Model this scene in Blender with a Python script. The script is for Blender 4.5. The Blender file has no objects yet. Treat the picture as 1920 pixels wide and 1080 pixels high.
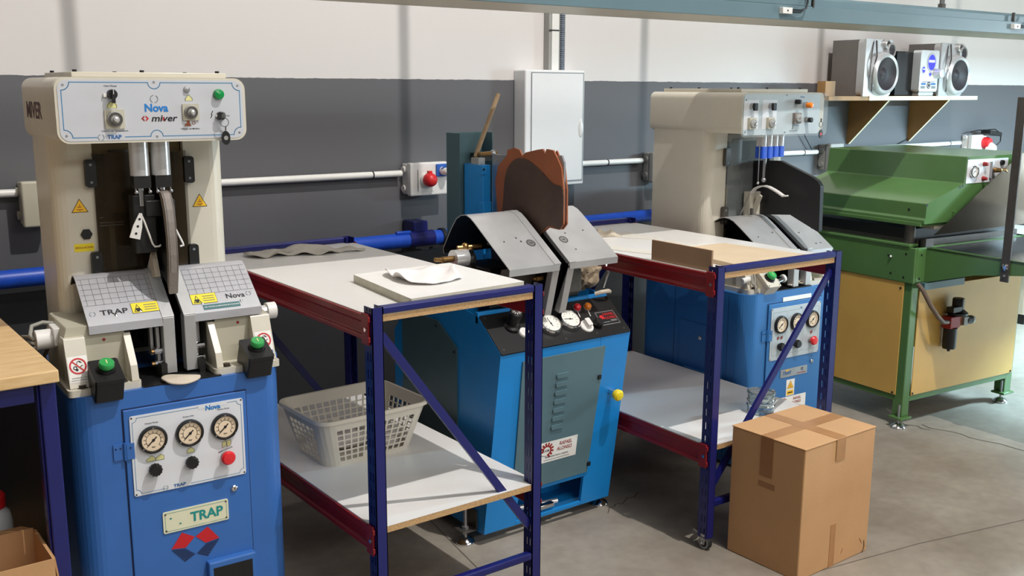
import bpy, bmesh, math, random
from mathutils import Matrix, Vector
random.seed(7)
PI = math.pi
SC = bpy.context.scene
COL = SC.collection

# ------------------------------------------------------------------ camera, world, lights, exposure
def look(yaw, pitch, roll):
    cy, sy, cp, sp = math.cos(yaw), math.sin(yaw), math.cos(pitch), math.sin(pitch)
    f = Vector((-sy*cp, cy*cp, -sp)); r = Vector((cy, sy, 0)); u = r.cross(f)
    r2 = r*math.cos(roll)+u*math.sin(roll); u2 = -r*math.sin(roll)+u*math.cos(roll)
    return Matrix((r2, u2, -f)).transposed().to_4x4()
cam = bpy.data.cameras.new('camera'); camo = bpy.data.objects.new('camera', cam); COL.objects.link(camo)
camo.matrix_world = Matrix.Translation((0, 0, 1.65)) @ look(-6.44689811e-01, 1.95855350e-01, 4.64073679e-03)
cam.sensor_width = 36; cam.lens = 1892/1920*36; cam.clip_start = .05; cam.clip_end = 100
SC.camera = camo

W = bpy.data.worlds.new('world'); SC.world = W; W.use_nodes = True
W.node_tree.nodes['Background'].inputs[0].default_value = (.9, .95, 1, 1)
W.node_tree.nodes['Background'].inputs[1].default_value = .06

def point(name, loc, power, col, r):
    l = bpy.data.lights.new(name, 'POINT'); l.energy = power; l.color = col; l.shadow_soft_size = r
    o = bpy.data.objects.new(name, l); COL.objects.link(o); o.location = loc; return o
def area(name, loc, target, power, col, sx, sy):
    l = bpy.data.lights.new(name, 'AREA'); l.shape = 'RECTANGLE'; l.size = sx; l.size_y = sy; l.energy = power; l.color = col
    o = bpy.data.objects.new(name, l); COL.objects.link(o); o.location = loc
    o.rotation_euler = (Vector(target)-Vector(loc)).to_track_quat('-Z', 'Y').to_euler(); return o
point('hall_lamp_key', (2.7, .3, 6.15), 1160, (1, .965, .93), .03)
area('hall_lamps_middle', (3.2, -3.2, 6.1), (2.6, 3.0, .6), 200, (1, .965, .93), 8.0, .5)
area('hall_lamps_far', (3.0, -7.5, 5.4), (2.4, 3.2, .6), 260, (1, .965, .93), 8.0, .8)
area('fluorescent_right', (7.5, 1.45, 1.93), (7.5, 1.45, 0), 780, (.54, .83, 1), 1.3, .2)
area('daylight_doorway', (12.3, -1.6, 1.25), (7.0, .8, 1.1), 270, (.74, .90, 1), 2.0, 2.4)
vs = SC.view_settings
vs.view_transform = 'Standard'; vs.look = 'None'; vs.exposure = -0.23; vs.gamma = 1; vs.use_curve_mapping = False

# ------------------------------------------------------------------ materials
def lin(c): c = c/255.; return c/12.92 if c <= .04045 else ((c+.055)/1.055)**2.4
MATS = {}
def mat(name, rgb, rough=.5, metal=0., var=.06, vscale=14., bump=0., bscale=120., alpha=1., trans=0., emit=0., spec=.5, coat=0.):
    m = bpy.data.materials.new(name); m.use_nodes = True; nt = m.node_tree; b = nt.nodes['Principled BSDF']
    c = tuple(lin(v) for v in rgb)
    b.inputs['Roughness'].default_value = rough; b.inputs['Metallic'].default_value = metal
    b.inputs['Specular IOR Level'].default_value = spec; b.inputs['Coat Weight'].default_value = coat
    tc = nt.nodes.new('ShaderNodeTexCoord')
    if var > 0:
        n = nt.nodes.new('ShaderNodeTexNoise'); n.inputs['Scale'].default_value = vscale; n.inputs['Detail'].default_value = 5
        nt.links.new(tc.outputs['Object'], n.inputs['Vector'])
        r = nt.nodes.new('ShaderNodeValToRGB'); e = r.color_ramp.elements
        e[0].position = .3; e[1].position = .7
        e[0].color = (*[v*(1-var) for v in c], 1); e[1].color = (*[min(1, v*(1+var)) for v in c], 1)
        nt.links.new(n.outputs['Fac'], r.inputs['Fac']); nt.links.new(r.outputs['Color'], b.inputs['Base Color'])
    else: b.inputs['Base Color'].default_value = (*c, 1)
    if bump > 0:
        n2 = nt.nodes.new('ShaderNodeTexNoise'); n2.inputs['Scale'].default_value = bscale; n2.inputs['Detail'].default_value = 4
        nt.links.new(tc.outputs['Object'], n2.inputs['Vector'])
        bp = nt.nodes.new('ShaderNodeBump'); bp.inputs['Strength'].default_value = bump; bp.inputs['Distance'].default_value = .01
        nt.links.new(n2.outputs['Fac'], bp.inputs['Height']); nt.links.new(bp.outputs['Normal'], b.inputs['Normal'])
    b.inputs['Alpha'].default_value = alpha; b.inputs['Transmission Weight'].default_value = trans
    if emit: b.inputs['Emission Color'].default_value = (*c, 1); b.inputs['Emission Strength'].default_value = emit
    MATS[name] = m; return m

mat('cream', (206, 200, 184), .32, var=.02)
mat('cream_dull', (188, 183, 164), .45, var=.03)
mat('press_blue', (54, 106, 178), .38, var=.04, vscale=8)
mat('press_blue_b', (44, 110, 172), .36, var=.05, vscale=8)
mat('bright_blue', (22, 132, 206), .36, var=.04, vscale=8)
mat('teal_grey', (88, 116, 124), .42, var=.05, vscale=9)
mat('teal_dark', (70, 98, 105), .42, var=.05, vscale=9)
mat('navy', (24, 29, 98), .3, var=.06, vscale=20)
mat('pipe_blue', (28, 78, 190), .38, var=.1, vscale=25)
mat('red_beam', (136, 18, 24), .33, var=.08, vscale=20)
mat('laminate', (228, 226, 222), .28, var=.015, vscale=5)
mat('chipboard', (186, 148, 102), .8, var=.25, vscale=160)
mat('steel', (172, 172, 174), .38, .85, var=.08, vscale=18)
mat('steel_cover', (176, 176, 180), .45, .35, var=.07, vscale=14)
mat('steel_plain', (182, 182, 182), .38, .42, var=.09, vscale=10)
mat('steel_dark', (96, 92, 88), .45, .7, var=.12, vscale=20)
mat('chrome', (220, 220, 222), .12, 1., var=.0)
mat('alu', (222, 222, 222), .22, .6, var=.02)
mat('brass', (150, 118, 74), .35, .9, var=.1)
mat('black', (20, 20, 21), .42, var=.05)
mat('black_gloss', (14, 14, 15), .22, var=0)
mat('rubber', (30, 30, 31), .7, var=.05)
mat('brown_dark', (58, 46, 32), .5, var=.2, vscale=12)
mat('olive_dark', (104, 88, 52), .5, var=.15, vscale=12)
mat('smoked', (70, 58, 40), .08, var=0, alpha=.32)
mat('clear', (210, 220, 220), .05, var=0, alpha=.14)
mat('white_plastic', (226, 224, 220), .35, var=.01)
mat('grey_plastic', (150, 150, 146), .45, var=.03)
mat('pvc', (226, 225, 220), .32, var=.02)
mat('fascia_silver', (204, 206, 211), .33, .15, var=.015)
mat('panel_white', (222, 224, 228), .33, var=.015)
mat('panel_grey', (182, 192, 196), .38, var=.03)
mat('dial', (236, 214, 184), .35, var=.01)
mat('dial_white', (238, 236, 226), .35, var=.01)
mat('ink', (16, 16, 18), .6, var=0)
mat('ink_blue', (30, 96, 160), .5, var=0)
mat('ink_nova', (20, 120, 196), .5, var=0)
mat('ink_navy', (26, 40, 78), .5, var=0)
mat('ink_red', (196, 28, 36), .5, var=0)
mat('ink_dkred', (150, 30, 30), .5, var=0)
mat('ink_maroon', (74, 32, 38), .5, var=0)
mat('ink_teal', (20, 140, 136), .5, var=0)
mat('ink_grey', (120, 128, 132), .6, var=0)
mat('grid_line', (92, 94, 98), .6, var=0)
mat('line_blue', (64, 128, 170), .5, var=0)
mat('icon_yellow', (218, 214, 150), .5, var=0)
mat('warn_yellow', (242, 190, 40), .45, var=.01)
mat('yellow', (232, 212, 40), .45, var=.01)
mat('plate_cream', (224, 222, 190), .45, var=.02)
mat('sticker_white', (236, 234, 228), .45, var=.01)
mat('sticker_teal', (52, 104, 108), .45, var=.02)
mat('btn_green', (54, 160, 84), .3, var=.02)
mat('lamp_green', (20, 140, 70), .15, var=.02)
mat('btn_red', (222, 44, 50), .3, var=.02)
mat('plug_red', (210, 36, 40), .4, var=.02)
mat('btn_orange', (232, 130, 30), .3, var=.02)
mat('btn_yellow', (240, 214, 30), .35, var=.02)
mat('socket_blue', (40, 92, 180), .4, var=.02)
mat('green_paint', (84, 121, 70), .17, var=.05, vscale=6)
mat('yellow_paint', (210, 168, 88), .42, var=.05, vscale=5)
mat('leather_brown', (150, 84, 48), .6, var=.12, vscale=10, bump=.15)
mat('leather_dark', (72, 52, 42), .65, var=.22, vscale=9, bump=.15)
mat('leather_grey', (128, 119, 112), .6, var=.12, vscale=14, bump=.1)
mat('leather_tan', (200, 188, 170), .7, var=.08, vscale=30)
mat('rag', (150, 134, 112), .95, var=.35, vscale=40, bump=.6, bscale=60)
mat('cloth_white', (238, 232, 230), .9, var=.02, bump=.1, bscale=200)
mat('stone', (230, 228, 224), .5, var=.03, vscale=10)
mat('stone_edge', (196, 190, 172), .6, var=.08, vscale=25)
mat('plastic_bag', (170, 164, 154), .35, var=.12, vscale=20)
mat('beige_board', (208, 186, 156), .6, var=.06, vscale=8)
mat('brown_board', (160, 128, 98), .65, var=.05, vscale=8)
mat('paper_grey', (206, 202, 192), .7, var=.04)
mat('cardboard', (192, 147, 101), .8, var=.05, vscale=6, bump=.05)
mat('tape', (170, 122, 76), .35, var=.08, vscale=20)
mat('tape_dark', (150, 104, 62), .3, var=.08, vscale=20)
mat('wood_brown', (156, 116, 68), .55, var=.12, vscale=8)
mat('wood_cream', (236, 224, 190), .5, var=.03)
mat('stick_wood', (150, 126, 96), .7, var=.2, vscale=20)
mat('basket', (228, 222, 206), .42, var=.02)
mat('speaker_grey', (108, 103, 100), .5, var=.04)
mat('silver', (186, 186, 186), .32, .5, var=.03)
mat('silver_bright', (214, 216, 218), .3, .4, var=.02)
mat('cone', (48, 42, 46), .5, var=.08)
mat('screen_blue', (60, 60, 235), .2, var=0, emit=.9)
mat('screen_white', (225, 235, 250), .2, var=0, emit=.5)
mat('duct_teal', (100, 124, 132), .3, var=.04, vscale=5)
mat('duct_beige', (196, 184, 158), .35, var=.03)
mat('glass', (225, 232, 232), .03, var=0, trans=1.)
mat('polished_dark', (84, 78, 74), .14, 1., var=.1, bump=.03, bscale=6)
mat('polished', (124, 116, 104), .12, 1., var=.04, bump=.03, bscale=6)
mat('wall_cabinet', (226, 227, 227), .22, var=.008)
mat('hose_grey', (150, 148, 140), .5, var=.04)
mat('hose_brown', (110, 92, 80), .5, var=.06)
mat('corrugated', (108, 116, 128), .5, var=.05)
mat('jar_white', (214, 216, 218), .35, var=.02, alpha=.92)

def nodes(m): return m.node_tree, m.node_tree.nodes, m.node_tree.links
def floor_mat():
    m = mat('concrete', (150, 141, 128), .5, var=0); nt, N, L = nodes(m); b = N['Principled BSDF']
    tc = N.new('ShaderNodeTexCoord')
    n1 = N.new('ShaderNodeTexNoise'); n1.inputs['Scale'].default_value = 1.6; n1.inputs['Detail'].default_value = 8; n1.inputs['Roughness'].default_value = .62
    n2 = N.new('ShaderNodeTexNoise'); n2.inputs['Scale'].default_value = 22; n2.inputs['Detail'].default_value = 6
    L.new(tc.outputs['Object'], n1.inputs['Vector']); L.new(tc.outputs['Object'], n2.inputs['Vector'])
    r1 = N.new('ShaderNodeValToRGB'); r1.color_ramp.elements[0].position = .34; r1.color_ramp.elements[1].position = .7
    r1.color_ramp.elements[0].color = (*[lin(v) for v in (140, 130, 117)], 1); r1.color_ramp.elements[1].color = (*[lin(v) for v in (176, 168, 155)], 1)
    mix = N.new('ShaderNodeMixRGB'); mix.blend_type = 'MULTIPLY'; mix.inputs[0].default_value = .35
    L.new(n1.outputs['Fac'], r1.inputs['Fac']); L.new(r1.outputs['Color'], mix.inputs[1]); L.new(n2.outputs['Fac'], mix.inputs[2])
    L.new(mix.outputs[0], b.inputs['Base Color'])
    rr = N.new('ShaderNodeMapRange'); rr.inputs[3].default_value = .32; rr.inputs[4].default_value = .6
    L.new(n1.outputs['Fac'], rr.inputs[0]); L.new(rr.outputs[0], b.inputs['Roughness'])
    return m
floor_mat()
def wall_mat():
    m = mat('wall_paint', (90, 90, 92), .6, var=0); nt, N, L = nodes(m); b = N['Principled BSDF']
    tc = N.new('ShaderNodeTexCoord'); sx = N.new('ShaderNodeSeparateXYZ'); L.new(tc.outputs['Object'], sx.inputs[0])
    n = N.new('ShaderNodeTexNoise'); n.inputs['Scale'].default_value = 18; L.new(tc.outputs['Object'], n.inputs['Vector'])
    ad = N.new('ShaderNodeMath'); ad.operation = 'MULTIPLY_ADD'; ad.inputs[1].default_value = .008
    L.new(n.outputs['Fac'], ad.inputs[0]); L.new(sx.outputs['Z'], ad.inputs[2])
    gt = N.new('ShaderNodeMath'); gt.operation = 'GREATER_THAN'; gt.inputs[1].default_value = 1.6925; L.new(ad.outputs[0], gt.inputs[0])
    mx = N.new('ShaderNodeMixRGB'); mx.inputs[1].default_value = (*[lin(v) for v in (92, 92, 95)], 1); mx.inputs[2].default_value = (*[lin(v) for v in (210, 206, 203)], 1)
    L.new(gt.outputs[0], mx.inputs[0])
    lo = N.new('ShaderNodeMath'); lo.operation = 'LESS_THAN'; lo.inputs[1].default_value = .905; L.new(ad.outputs[0], lo.inputs[0])
    m3 = N.new('ShaderNodeMixRGB'); m3.inputs[2].default_value = (*[lin(v) for v in (44, 45, 48)], 1); L.new(lo.outputs[0], m3.inputs[0]); L.new(mx.outputs[0], m3.inputs[1]); L.new(m3.outputs[0], b.inputs['Base Color'])
    n2 = N.new('ShaderNodeTexNoise'); n2.inputs['Scale'].default_value = 260; L.new(tc.outputs['Object'], n2.inputs['Vector'])
    bp = N.new('ShaderNodeBump'); bp.inputs['Strength'].default_value = .06; L.new(n2.outputs['Fac'], bp.inputs['Height']); L.new(bp.outputs[0], b.inputs['Normal'])
wall_mat()
mat('wall_plain', (150, 147, 143), .7, var=.02)
mat('ceiling_paint', (96, 96, 96), .8, var=.03)
def wood_mat():
    m = mat('beech', (222, 186, 134), .38, var=0); nt, N, L = nodes(m); b = N['Principled BSDF']
    tc = N.new('ShaderNodeTexCoord'); mp = N.new('ShaderNodeMapping'); mp.inputs['Scale'].default_value = (3, 22, 22)
    L.new(tc.outputs['Object'], mp.inputs[0]); n = N.new('ShaderNodeTexNoise'); n.inputs['Scale'].default_value = 3; n.inputs['Detail'].default_value = 6; n.inputs['Distortion'].default_value = .6
    L.new(mp.outputs[0], n.inputs['Vector']); r = N.new('ShaderNodeValToRGB'); r.color_ramp.elements[0].position = .3; r.color_ramp.elements[1].position = .75
    r.color_ramp.elements[0].color = (*[lin(v) for v in (208, 168, 114)], 1); r.color_ramp.elements[1].color = (*[lin(v) for v in (232, 200, 150)], 1)
    L.new(n.outputs['Fac'], r.inputs['Fac']); L.new(r.outputs['Color'], b.inputs['Base Color'])
wood_mat()

# ------------------------------------------------------------------ mesh builder
TEXT = {}
def text_mesh(s, off=.012):
    if (s, off) not in TEXT:
        c = bpy.data.curves.new('t', 'FONT'); c.body = s; c.size = 1; c.align_x = 'CENTER'; c.align_y = 'CENTER'; c.resolution_u = 3; c.offset = off
        o = bpy.data.objects.new('t', c); COL.objects.link(o); bpy.context.view_layer.update()
        me = bpy.data.meshes.new_from_object(o.evaluated_get(bpy.context.evaluated_depsgraph_get()))
        TEXT[s, off] = ([v.co.copy() for v in me.vertices], [tuple(p.vertices) for p in me.polygons])
        bpy.data.objects.remove(o); bpy.data.curves.remove(c); bpy.data.meshes.remove(me)
    return TEXT[s, off]

class MB:
    def __init__(s): s.v = []; s.f = []; s.m = []; s.sm = []; s.mats = []; s.M = Matrix.Identity(4)
    def frame(s, o=(0, 0, 0), u=(1, 0, 0), v=(0, 1, 0)):
        u = Vector(u).normalized(); v = Vector(v); v = (v-u*v.dot(u)).normalized(); w = u.cross(v)
        s.M = Matrix.Translation(o) @ Matrix((u, v, w)).transposed().to_4x4(); return s
    def front(s, x=0, y=0, z=0): return s.frame((x, y, z), (1, 0, 0), (0, 0, 1))
    def left(s, x=0, y=0, z=0): return s.frame((x, y, z), (0, -1, 0), (0, 0, 1))
    def world(s): s.M = Matrix.Identity(4); return s
    def mi(s, m):
        if m not in s.mats: s.mats.append(m)
        return s.mats.index(m)
    def add(s, vs, fs, m, smooth=False):
        b = len(s.v); s.v += [s.M @ Vector(p) for p in vs]; k = s.mi(m)
        for f in fs: s.f.append(tuple(b+i for i in f)); s.m.append(k); s.sm.append(smooth)
        return s
    def box(s, a, b, m):
        x0, y0, z0 = a; x1, y1, z1 = b
        x0, x1 = min(x0, x1), max(x0, x1); y0, y1 = min(y0, y1), max(y0, y1); z0, z1 = min(z0, z1), max(z0, z1)
        return s.add([(x0, y0, z0), (x1, y0, z0), (x1, y1, z0), (x0, y1, z0), (x0, y0, z1), (x1, y0, z1), (x1, y1, z1), (x0, y1, z1)],
                     [(0, 3, 2, 1), (4, 5, 6, 7), (0, 1, 5, 4), (1, 2, 6, 5), (2, 3, 7, 6), (3, 0, 4, 7)], m)
    def prism(s, pts, a, b, m, ax='z', smooth=False, mcap=None):
        # pts 2D polygon; ax z:(x,y) y:(x,z) x:(y,z)
        def P(p, h): return (p[0], p[1], h) if ax == 'z' else ((p[0], h, p[1]) if ax == 'y' else (h, p[0], p[1]))
        n = len(pts); ar = sum(pts[i][0]*pts[(i+1) % n][1]-pts[(i+1) % n][0]*pts[i][1] for i in range(n))
        q = list(pts) if ar > 0 else list(pts)[::-1]
        lo, hi = min(a, b), max(a, b)
        if ax == 'y': lo, hi = hi, lo
        vs = [P(p, lo) for p in q]+[P(p, hi) for p in q]
        s.add(vs, [(i, (i+1) % n, n+(i+1) % n, n+i) for i in range(n)], m, smooth)
        s.add([P(p, lo) for p in q], [tuple(range(n))[::-1]], mcap or m); s.add([P(p, hi) for p in q], [tuple(range(n))], mcap or m)
        return s
    def lathe(s, prof, m, seg=20, o=(0, 0, 0), smooth=True, cap=True):
        vs = []; fs = []
        for r, h in prof:
            for i in range(seg): t = 2*PI*i/seg; vs.append((o[0]+r*math.cos(t), o[1]+r*math.sin(t), o[2]+h))
        for j in range(len(prof)-1):
            for i in range(seg): k = (i+1) % seg; fs.append((j*seg+i, j*seg+k, (j+1)*seg+k, (j+1)*seg+i))
        s.add(vs, fs, m, smooth)
        if cap:
            if prof[0][0] > 1e-6: s.add(vs[:seg], [tuple(range(seg))[::-1]], m)
            if prof[-1][0] > 1e-6: s.add(vs[-seg:], [tuple(range(seg))], m)
        return s
    def cyl(s, a, b, r, m, seg=16, r2=None):
        a, b = Vector(a), Vector(b); d = b-a; L = d.length; old = s.M
        q = d.to_track_quat('Z', 'X').to_matrix().to_4x4(); s.M = old @ Matrix.Translation(a) @ q
        s.lathe([(r, 0), (r2 if r2 is not None else r, L)], m, seg); s.M = old; return s
    def tube(s, pts, r, m, seg=8):
        pts = [Vector(p) for p in pts]; n = len(pts); rings = []; up = None; vs = []
        for i, p in enumerate(pts):
            t = (pts[min(i+1, n-1)]-pts[max(i-1, 0)]).normalized()
            if up is None: up = t.orthogonal().normalized()
            up = (up-t*up.dot(t)).normalized(); bi = t.cross(up)
            for k in range(seg): a = 2*PI*k/seg; vs.append(p+(up*math.cos(a)+bi*math.sin(a))*r)
        fs = [(i*seg+k, i*seg+(k+1) % seg, (i+1)*seg+(k+1) % seg, (i+1)*seg+k) for i in range(n-1) for k in range(seg)]
        s.add(vs, fs, m, True); s.add(vs[:seg], [tuple(range(seg))[::-1]], m); s.add(vs[-seg:], [tuple(range(seg))], m); return s
    def sheet(s, pts, a, b, t, m, ax='x', smooth=True):
        # open polyline given thickness t then extruded
        n = len(pts); off = []
        for i in range(n):
            p0 = Vector(pts[max(i-1, 0)]); p1 = Vector(pts[min(i+1, n-1)]); d = (p1-p0).normalized(); off.append((pts[i][0]+d[1]*t, pts[i][1]-d[0]*t))
        return s.prism(list(pts)+off[::-1], a, b, m, ax)
    def sphere(s, c, r, m, sx=1, sy=1, sz=1, seg=16, rings=10):
        old = s.M; s.M = old @ Matrix.Translation(c) @ Matrix.Diagonal((sx, sy, sz, 1))
        s.lathe([(max(1e-5, r*math.sin(PI*j/rings)), -r*math.cos(PI*j/rings)) for j in range(rings+1)], m, seg, cap=False); s.M = old; return s
    def quad(s, a, b, c, d, m): return s.add([a, b, c, d], [(0, 1, 2, 3)], m)
    def rect(s, u0, v0, u1, v1, w, m): return s.quad((u0, v0, w), (u1, v0, w), (u1, v1, w), (u0, v1, w), m)
    def disc(s, c, r, w, m, seg=24, sy=1): return s.add([(c[0]+r*math.cos(2*PI*i/seg), c[1]+sy*r*math.sin(2*PI*i/seg), w) for i in range(seg)], [tuple(range(seg))], m)
    def ring(s, c, r0, r1, w, m, seg=28, a0=0, a1=2*PI, sy=1):
        vs = []; full = abs(a1-a0-2*PI) < 1e-6; k = seg+(0 if full else 1)
        for i in range(k): t = a0+(a1-a0)*i/seg; vs += [(c[0]+r0*math.cos(t), c[1]+sy*r0*math.sin(t), w), (c[0]+r1*math.cos(t), c[1]+sy*r1*math.sin(t), w)]
        return s.add(vs, [(2*i, 2*i+1, (2*i+3) % (2*k), (2*i+2) % (2*k)) for i in range(seg)], m)
    def poly(s, pts, w, m): return s.add([(p[0], p[1], w) for p in pts], [tuple(range(len(pts)))], m)
    def line(s, pts, wd, w, m):
        for a, b in zip(pts, pts[1:]):
            a, b = Vector(a), Vector(b); d = (b-a).normalized()*wd/2; n = Vector((-d[1], d[0]))
            s.poly([a-d*.9-n, b+d*.9-n, b+d*.9+n, a-d*.9+n], w, m)
        return s
    def text(s, t, size, c, m, w=.0006, sx=1., rot=0., shear=0., bold=.012):
        V, Fs = text_mesh(t, bold); co, si = math.cos(rot), math.sin(rot); out = []
        for p in V:
            x = (p[0]+shear*p[1])*size*sx; y = p[1]*size; out.append((c[0]+x*co-y*si, c[1]+x*si+y*co, w))
        return s.add(out, Fs, m)
    def build(s, name, parent=None, bevel=0., bseg=2, sub=0, solid=0.):
        me = bpy.data.meshes.new(name); me.from_pydata([tuple(v) for v in s.v], [], s.f)
        for k in s.mats: me.materials.append(MATS[k])
        me.polygons.foreach_set('material_index', s.m); me.polygons.foreach_set('use_smooth', s.sm); me.update()
        if any(s.sm): me.set_sharp_from_angle(angle=.62)
        o = bpy.data.objects.new(name, me); COL.objects.link(o)
        if parent is not None: o.parent = parent
        if solid: md = o.modifiers.new('s', 'SOLIDIFY'); md.thickness = solid; md.offset = 0
        if bevel: md = o.modifiers.new('b', 'BEVEL'); md.width = bevel; md.segments = bseg; md.limit_method = 'ANGLE'; md.angle_limit = .6; md.harden_normals = False
        if sub: md = o.modifiers.new('u', 'SUBSURF'); md.levels = sub; md.render_levels = sub
        return o
def rrect(x0, y0, x1, y1, r, n=5):
    out = []
    for cx, cy, a in ((x1-r, y1-r, 0), (x0+r, y1-r, PI/2), (x0+r, y0+r, PI), (x1-r, y0+r, 1.5*PI)):
        for i in range(n+1): t = a+PI/2*i/n; out.append((cx+r*math.cos(t), cy+r*math.sin(t)))
    return out
def thing(name, label, cat, loc=(0, 0, 0), yaw=0, group=None):
    o = bpy.data.objects.new(name, None); COL.objects.link(o); o.empty_display_size = .1
    o.location = loc; o.rotation_euler = (0, 0, math.radians(yaw)); o['label'] = label; o['category'] = cat
    if group: o['group'] = group
    return o
def tag(o, label, cat, group=None, kind=None):
    o['label'] = label; o['category'] = cat
    if group: o['group'] = group
    if kind: o['kind'] = kind
    return o
def struct(o): o['kind'] = 'structure'; return o
def lab(o, label): o['label'] = label; return o

# ------------------------------------------------------------------ the setting
WY = 4.25
X0, X1, Y0, Y1, ZC = -5., 12.5, -9., WY, 6.6
m = MB(); m.box((X0, Y0, -.1), (X1, Y1, 0), 'concrete')
# saw joints and hairline cracks lie in the floor
def crack(pts, wd):
    for a, b in zip(pts, pts[1:]): m.line([a, b], wd, .0006, 'ink')
struct(m.build('floor'))
m = MB(); m.box((X0, WY, 0), (X1, WY+.15, ZC), 'wall_paint'); struct(m.build('wall_back'))
m = MB(); m.box((X0-.15, Y0, 0), (X0, Y1+.15, ZC), 'wall_plain'); struct(m.build('wall_left'))
m = MB(); m.box((X1, Y0, 0), (X1+.15, Y1+.15, ZC), 'wall_plain'); struct(m.build('wall_right'))
m = MB(); m.box((X0-.15, Y0-.15, 0), (X1+.15, Y0, ZC), 'wall_plain'); struct(m.build('wall_front'))
m = MB(); m.box((X0-.15, Y0-.15, ZC), (X1+.15, Y1+.15, ZC+.1), 'ceiling_paint'); struct(m.build('ceiling'))
mat('joint', (98, 90, 80), .8, var=.1)
mat('crack_dark', (84, 76, 68), .9, var=.1)
def floor_line(pts, wd, mt, name):
    m = MB()
    for (xa, ya), (xb, yb) in zip(pts, pts[1:]): m.line([(xa, ya), (xb, yb)], wd, .0008, mt)
    return struct(m.build(name))
floor_line([(1.985, 3.28), (1.952, 3.109), (1.912, 2.896), (1.874, 2.684), (1.80, 2.3)], .0045, 'joint', 'trim_1')
floor_line([(2.6, 2.0), (3.037, 1.924), (3.295, 1.878), (3.828, 1.75), (6.5, 1.2)], .004, 'joint', 'trim_2')
floor_line([(2.558, 2.763), (2.60, 2.80), (2.621, 2.794), (2.64, 2.81), (2.671, 2.798), (2.722, 2.827), (2.75, 2.815), (2.796, 2.842)], .004, 'crack_dark', 'trim_3')
floor_line([(4.45, 2.72), (4.476, 2.69), (4.50, 2.66), (4.519, 2.628), (4.50, 2.60), (4.512, 2.563)], .006, 'crack_dark', 'trim_4')
floor_line([(4.559, 2.629), (4.54, 2.58), (4.552, 2.544), (4.575, 2.48), (4.581, 2.436), (4.565, 2.38), (4.575, 2.327), (4.60, 2.25), (4.597, 2.193), (4.6, 1.9)], .007, 'crack_dark', 'trim_5')
# ------------------------------------------------------------------ overhead trunking hung over the machines
T = thing('overhead_trunking', 'long grey-blue and beige lighting trunking hung across the top of the picture', 'trunking', (2.0, 2.71, 1.92), -2.2)
L0, L1 = -4.5, 8.6
m = MB(); m.box((L0, .006, 0), (L1, .30, .012), 'duct_beige'); m.box((L0, .29, 0), (L1, .302, .02), 'duct_beige'); m.build('bottom_panel', T, .002)
m = MB(); m.box((L0, 0, 0), (L1, .006, .058), 'duct_teal'); m.box((L0, .006, .05), (L1, .12, .058), 'duct_teal'); m.build('side_panel', T, .002)
m = MB(); m.prism([(.02, .058), (.02, .088), (.035, .1), (.12, .1), (.13, .088), (.13, .058)], 1.52, L1, 'duct_teal', 'x'); m.build('upper_channel', T, .002)
m = MB(); m.prism([(.0, .058), (.0, .12), (.13, .12), (.13, .058)], L0, 1.5, 'duct_teal', 'x'); m.build('upper_channel', T, .002)
for x in (-1.6, -.36, .6, 1.58, 2.55, 3.5, 4.5):
    m = MB(); m.box((x-.017, .095, .09), (x+.017, .1, 4.65), 'steel_dark'); m.cyl((x, .098, .08), (x, .098, .125), .018, 'steel_dark', 10); m.build('hanger', T)
for x in (1.34, 3.01):
    m = MB(); m.box((x-.028, -.02, .022), (x+.028, 0, .046), 'white_plastic'); m.cyl((x, -.021, .034), (x, -.02, .034), .004, 'ink', 8)
    o = m.build('junction_block', T, .004)
    m = MB()
    for k in range(2): m.tube([(x+.028, -.012, .03+.008*k), (x+.075, -.02, .03+.008*k), (x+.11, -.018, .046), (x+.126, -.012, .075+.01*k), (x+.118, -.004, .1)], .0035, 'black', 6)
    m.build('cable', T)
for x in (1.51, 3.0): m = MB(); m.box((x, -.004, .055), (x+.008, .01, .1), 'steel_dark'); m.build('seam_clip', T)

# ------------------------------------------------------------------ things on the back wall
E_ = thing('distribution_box', 'white wall mounted electrical distribution box with flush door', 'electrical box', (3.40, WY, 1.44))
m = MB(); m.box((-.2, -.1, -.3), (.2, 0, .302), 'wall_cabinet'); m.build('body', E_, .008, 3)
m = MB(); m.box((-.16, -.104, -.275), (.185, -.1, .285), 'wall_cabinet'); d = m.build('door', E_, .003)
m = MB(); m.front(0, -.1045); m.line([(-.162, -.277), (.187, -.277), (.187, .287), (-.162, .287), (-.162, -.277)], .004, -.0003, 'ink_grey'); m.build('door_gap', E_)
m = MB(); m.sphere((.172, -.103, .0), .05, 'wall_cabinet', .34, .16, 1.); m.build('handle', d)
r = thing('trunking_riser', 'flat grey cable trunking rising from the white distribution box', 'trunking', (3.44, WY, 1.742))
m = MB(); m.box((-.045, -.045, 0), (.03, 0, 3.2), 'grey_plastic'); m.build('duct_body', r, .003)
m = MB(); m.box((-.028, -.049, 0), (.018, -.045, 3.2), 'pvc'); m.build('lid', r)
m = MB(); m.box((-.047, -.051, .2), (.02, -.048, .206), 'ink'); m.build('cable_tie', r)
m = MB()
prof = []
for i in range(900): prof.append((.016+.0018*math.sin(i*1.3), .002*i))
m.M = Matrix.Translation((3.495, WY-.03, 1.742)); m.lathe(prof, 'corrugated', 12)
tag(m.build('corrugated_conduit'), 'dark grey corrugated hose rising beside the flat cable trunking', 'conduit')

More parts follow.
